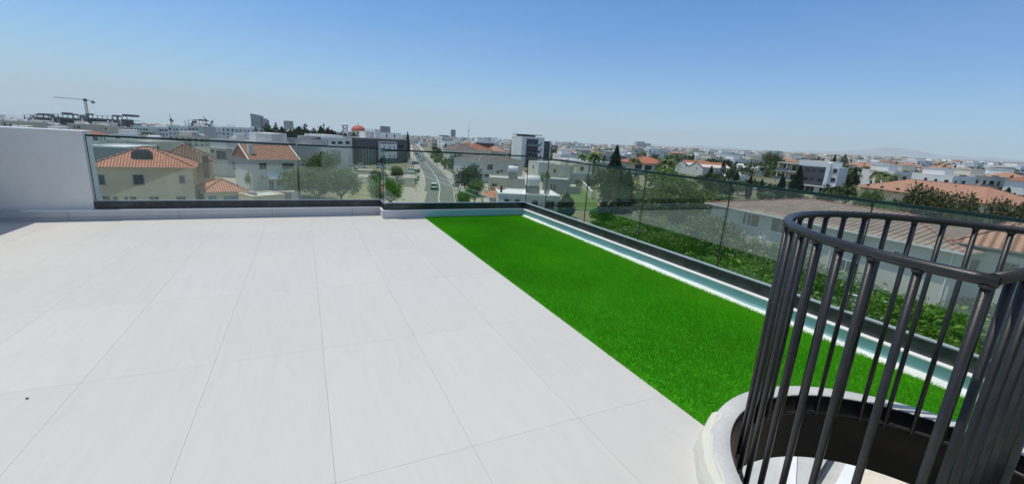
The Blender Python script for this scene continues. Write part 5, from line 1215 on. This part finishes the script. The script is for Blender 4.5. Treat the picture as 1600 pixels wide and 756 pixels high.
for i, px in enumerate((203, 211, 219, 226, 233)):
    tpx('palm', px, 208, D=270, top=202.5+.3*i, label=('leftmost dark palm', 'second dark palm from the left', 'middle dark palm', 'fourth dark palm from the left', 'rightmost dark palm')[i]+' in the row before the white terraces', name='palm_tree', group='row of palms before the white terraces')
# pine belt
rb = random.Random(3)
for i in range(34):
    px = 402+155*(i/34)+rb.uniform(-3, 3); D = rb.uniform(285, 340); top = 203+rb.uniform(-5, 4)-(5 if 410 < px < 445 else 0)-(3 if 470 < px < 480 or 500 < px < 515 else 0)
    if 528 < px < 566: top += 6
    far = ('left part' if px < 440 else 'middle' if px < 500 else 'right part')
    tpx(rb.choice(['pinetree', 'fardark', 'farcyp', 'pinetree']), px, 220, D=D, top=top, w=rb.uniform(12, 17), label=f'dark conifer in the {far} of the pine belt before the church', name='pine_tree', group='dark pines of the belt, '+far)
for i, (px, pb, tp_, wd, ky, lb) in enumerate(((1125, 412, 352, 70, 'oleander', 'large white flecked oleander at the left end of the long tiled house'), (1165, 425, 362, 80, 'oleander', 'large white flecked oleander under the first windows of the long house'),
    (1210, 440, 374, 84, 'oleander', 'large white flecked oleander under the second window pair of the long house'), (1265, 455, 396, 90, 'oleander', 'large oleander just behind the left edge of the cage'), (1330, 475, 420, 96, 'oleander', 'large oleander behind the left bars of the cage'),
    (1110, 400, 326, 92, 'olive2', 'green tree between the big round tree and the long tiled house'), (1140, 445, 395, 80, 'bushb', 'sunny green shrub low under the oleanders'), (1400, 520, 452, 110, 'bushb', 'big sunny green shrub behind the middle bars of the cage'), (1480, 540, 470, 120, 'bushb', 'big sunny green shrub behind the right bars of the cage'), (1070, 395, 350, 66, 'olive', 'grey green tree low in front of the big round tree'))):
    tpx(ky, px, pb, top=tp_, w=wd, label=lb, name='shrub' if ky != 'broad' else 'tree', cat='shrub' if ky != 'broad' else 'tree')
# thicket below the right glass
rb = random.Random(8); n_t = 0; spots = []
for tr_ in range(4000):
    px = rb.uniform(925, 1650); py = rb.uniform(300, 640); P = at_g(px, py); D = math.hypot(P.x, P.y)
    if D > 95 or D < 9 or P.x < 6: continue
    if py < 318+ (px-960)*.10 : continue
    if not free(P.x, P.y, 1.6): continue
    if 892 < px < 930: continue
    if any((P.x-a_)**2+(P.y-b2)**2 < (2.3+D*.018)**2 for a_, b2 in spots): continue
    spots.append((P.x, P.y))
    if len(spots) > 105: break
for i, (x, y) in enumerate(spots):
    px, py = to_px((x, y, gz(x, y))); D = math.hypot(x, y); far = 'close' if D < 35 else 'midway' if D < 55 else 'farther'
    key = rb.choice(['bush', 'oleander', 'bushb', 'oleander', 'broad', 'bush', 'olive', 'oleander'] if px < 1330 else ['bush', 'oleander', 'bushb', 'bushb', 'broad'])
    if 1110 < px and key in ('broad', 'olive') : h = rb.uniform(2.6, 3.8)
    else: h = rb.uniform(4, 6) if key in ('broad', 'olive') else rb.uniform(1.8, 3.4)
    w_ = rb.uniform(3.4, 5.4) if h < 3.5 else rb.uniform(4.5, 6.5)
    zone = 'below the tallest cypress' if px < 1000 else 'below the big round tree' if px < 1110 else 'below the long house, left part' if px < 1240 else 'behind the left of the cage' if px < 1400 else 'behind the right of the cage'
    kd = {'bush': 'dark green shrub', 'oleander': 'white flecked oleander shrub', 'bushb': 'bright green shrub', 'broad': 'leafy green tree', 'olive': 'grey green olive'}[key]
    tree(key, x, y, h, w_, f'{kd} {far} {zone} in the thicket', 'shrubs and trees of the thicket under the right glass', 'shrub' if key.startswith(('bush', 'ole')) else 'tree', 'shrub' if key.startswith(('bush', 'ole')) else 'tree')
# generic far trees
rt_ = random.Random(17); cnt = 0; tries = 0
while cnt < 230 and tries < 20000:
    tries += 1; px = rt_.uniform(-40, 1680); D = 130/(1-rt_.random()*.88)
    green = .25+.75*max(0, min(1, (px-620)/500))
    if rt_.random() > green: continue
    if px < 640 and rt_.random() < .3: continue
    if D < 200 and px < 640: continue
    P = at_r(px, 300, D); d = Vector((P.x, P.y)).normalized(); x, y = d.x*D, d.y*D
    if not free(x, y, 2.0) or near_road(x, y, 7.5): continue
    q = to_px((x, y, gz(x, y)+6))
    if D < 300 and (980 < px < 1105 or 1140 < px < 1320 or 745 < px < 930 or px > 1335): 
        if rt_.random() < .6: continue
        h0 = 3.2
    else: h0 = 5.5
    key = rt_.choice(['farround', 'farround2', 'fardark', 'farround', 'farcyp', 'farround2']); h = h0*rt_.uniform(.7, 1.35)
    if key == 'farcyp': h *= 1.3
    far, side, lm = whereis(x, y); kd = {'farround': 'round green tree', 'farround2': 'upright green tree', 'fardark': 'dark tree', 'farcyp': 'slender cypress'}[key]
    tree(key, x, y, h, None if key != 'farcyp' else 2.2, f'{kd} {far}, {side} {lm}', 'trees spread over the town plain', 'tree'); FOOT.append((x, y, 2)); cnt += 1
# far greenery as one mass
rs = np.random.RandomState(77); Cn = []
k = 0
while k < 4200:
    px = rs.uniform(-60, 1700); D = 260+2300*rs.uniform(0, 1)**1.3; green = .12+.88*max(0, min(1, (px-760)/400))
    if rs.random() > green: continue
    P = at_r(px, 300, D); d = Vector((P.x, P.y)).normalized(); x, y = d.x*D, d.y*D
    if (px < 850 and D < 560) or near_road(x, y, 14) or (D < 700 and not free(x, y, 2.5)): continue
    s_ = rs.uniform(2, 3.8); n = 34; c0 = np.array([x, y, gz(x, y)+s_*.9]); Cn.append(c0+rs.normal(size=(n, 3))*np.array([s_*1.0, s_*1.0, s_*.55])); k += 1
Cn = np.concatenate(Cn); me = leaf_mesh('far_foliage', Cn, 1.5, 'leaf_far', rs)
o = bpy.data.objects.new('distant_trees', me); col.objects.link(o); tag(o, 'uncounted dark green trees scattered through the distant town', 'trees', kind='stuff')

# ================================================================ STREET
def car(label, x, y, rz, paint, group, z=None):
    o = empty('parked_car' if 'parked' in label else 'car', (x, y, (gz(x, y)+.02) if z is None else z), rz); tag(o, label, 'car', group)
    # side profile in (x = along, z), nose at +x
    body = [(-2.15, .35), (-2.2, .75), (-2.1, 1.0), (-.05-.9, 1.05), (1.0, 1.0), (2.0, .85), (2.2, .65), (2.18, .32)]
    def ext(prof_, w0, w1, mt, nm, par):
        b = MB(); n = len(prof_); zs = [p[1] for p in prof_]; z0, z1 = min(zs), max(zs)
        def wd(z_): t = (z_-z0)/(z1-z0+1e-6); return w0+(w1-w0)*t
        A = [(p[0], -wd(p[1]), p[1]) for p in prof_]; B_ = [(p[0], wd(p[1]), p[1]) for p in prof_]
        b.face(A); b.face(B_[::-1])
        for i in range(n): b.face([A[i], B_[i], B_[(i+1) % n], A[(i+1) % n]])
        q = b.build(nm, mt, par); bevel(q, .06, 2); return q
    bd = ext(body, .92, .88, paint, 'body', o)
    ext([(-2.05, 1.0), (-1.9, 1.5), (-1.2, 1.68), (.1, 1.66), (.55, 1.5), (1.15, 1.0)], .84, .66, 'car_glass', 'windows', o)
    ext([(-1.85, 1.56), (-1.2, 1.72), (.1, 1.70), (.45, 1.58)], .70, .64, paint, 'roof', o)
    for sx_ in (-1.35, 1.35):
        for s2 in (-1, 1):
            b = MB(); b.tube([(sx_, s2*.74, .34), (sx_, s2*.93, .34)], .34, 18); wh = b.build('wheel', 'rubber', o)
            b = MB(); b.tube([(sx_, s2*.9, .34), (sx_, s2*.94, .34)], .2, 12); b.build('rim', 'alloy', wh)
    for s2 in (-1, 1):
        b = MB(); b.box(-2.225, s2*.8-.1, .72, -2.15, s2*.8+.1, .98); b.build('taillight', 'lamp_red', o)
        b = MB(); b.box(2.1, s2*.7-.15, .62, 2.2, s2*.7+.15, .78); b.build('headlight', 'plate', o)
        b = MB(); b.box(.75, s2*.98-.1, .98, .9, s2*.98+.1, 1.12); b.build('side_mirror', paint, o)
    b = MB(); b.box(-2.24, -.26, .5, -2.2, .26, .62); b.build('number_plate', 'plate', o)
    b = MB(); b.box(-2.23, -.85, .3, -2.12, .85, .48); b.build('bumper', 'rubber', o)
V = at_g(678, 295.5); d = Vector((gp(679, 272)[0]-V.x, gp(679, 272)[1]-V.y)); 
car('white estate car with dark rear window driving away along the road', V.x, V.y, math.atan2(d.y, d.x)+.03, 'car_white', 'cars on the road')
for px, py, mt, lb in ((651.5, 242.5, 'car_dark', 'dark car on the road near the far bend'), (649, 257.5, 'car_dark', 'dark car parked at the left kerb near the apartments'), (660, 252, 'car_white', 'white car parked beyond the dark one on the left')):
    V = at_g(px, py); car(lb, V.x, V.y, .9, mt, 'cars on the road')
for px, py, lb in ((658, 247.5, 'white car parked on the right of the road beyond the bend'), (646, 270.5, 'white car parked on the gravel forecourt'), (596, 263, 'pale car parked by the apartments fence'), (565, 262, 'white car parked behind the low wall left of the apartments'), (550, 264, 'white car parked left of the bright garden wall')):
    V = at_g(px, py); car(lb, V.x, V.y, -.4, 'car_white', 'cars parked by the vacant lot')
def lamp(px, py, h, label):
    V = at_g(px, py); o = empty('street_lamp', (V.x, V.y, V.z+.1), 2.4); tag(o, label, 'street lamp', 'street lamps')
    b = MB(); b.tube([(0, 0, 0), (0, 0, h)], [.09, .05], 8); b.build('pole', 'steel', o); b = MB(); b.tube([(0, 0, h), (.6, 0, h+.25), (1.5, 0, h+.3)], .04, 6); b.build('arm', 'steel', o)
    b = MB(); b.box(1.3, -.14, h+.2, 2.0, .14, h+.32); b.build('lamp_head', 'steel', o)
lamp(718, 318, 9, 'tall street lamp on the right pavement near the dark feathery tree'); lamp(646, 262, 7, 'street lamp on the left of the road near the apartments'); lamp(699, 262, 7, 'street lamp among the street trees on the right')
def sign(px, py, h, label):
    V = at_g(px, py); o = empty('road_sign', (V.x, V.y, V.z+.1), -.3); tag(o, label, 'road sign', 'road signs at the junction')
    b = MB(); b.tube([(0, 0, 0), (0, 0, h)], .05, 8); b.build('pole', 'steel', o); b = MB(); b.tube([(0, -.08, h-.3), (0, -.05, h-.3)], .38, 16); b.build('sign_plate', 'steel', o); b = MB(); b.box(-.3, -.08, h-1.2, .3, -.05, h-.8); b.build('sub_plate', 'steel', o)
sign(650, 301, 3.2, 'nearer round road sign on the footpath at the junction'); sign(653.5, 291, 2.6, 'farther round road sign on the footpath at the junction')

# ================================================================ HAZE
def haze():
    b = MB(); b.box(-14300, -430, -420, 14300, 14300, 620)
    m = bpy.data.materials.new('haze'); m.use_nodes = True; t = m.node_tree; t.nodes.remove(t.nodes['Principled BSDF'])
    v = t.nodes.new('ShaderNodeVolumePrincipled'); v.inputs['Color'].default_value = (.90, .95, 1, 1); v.inputs['Density'].default_value = 0.00008
    v.inputs['Anisotropy'].default_value = 0.0
    t.links.new(v.outputs[0], t.nodes['Material Output'].inputs['Volume']); MATS['haze'] = m
    o = b.build('haze', 'haze'); tag(o, kind='stuff')
haze()
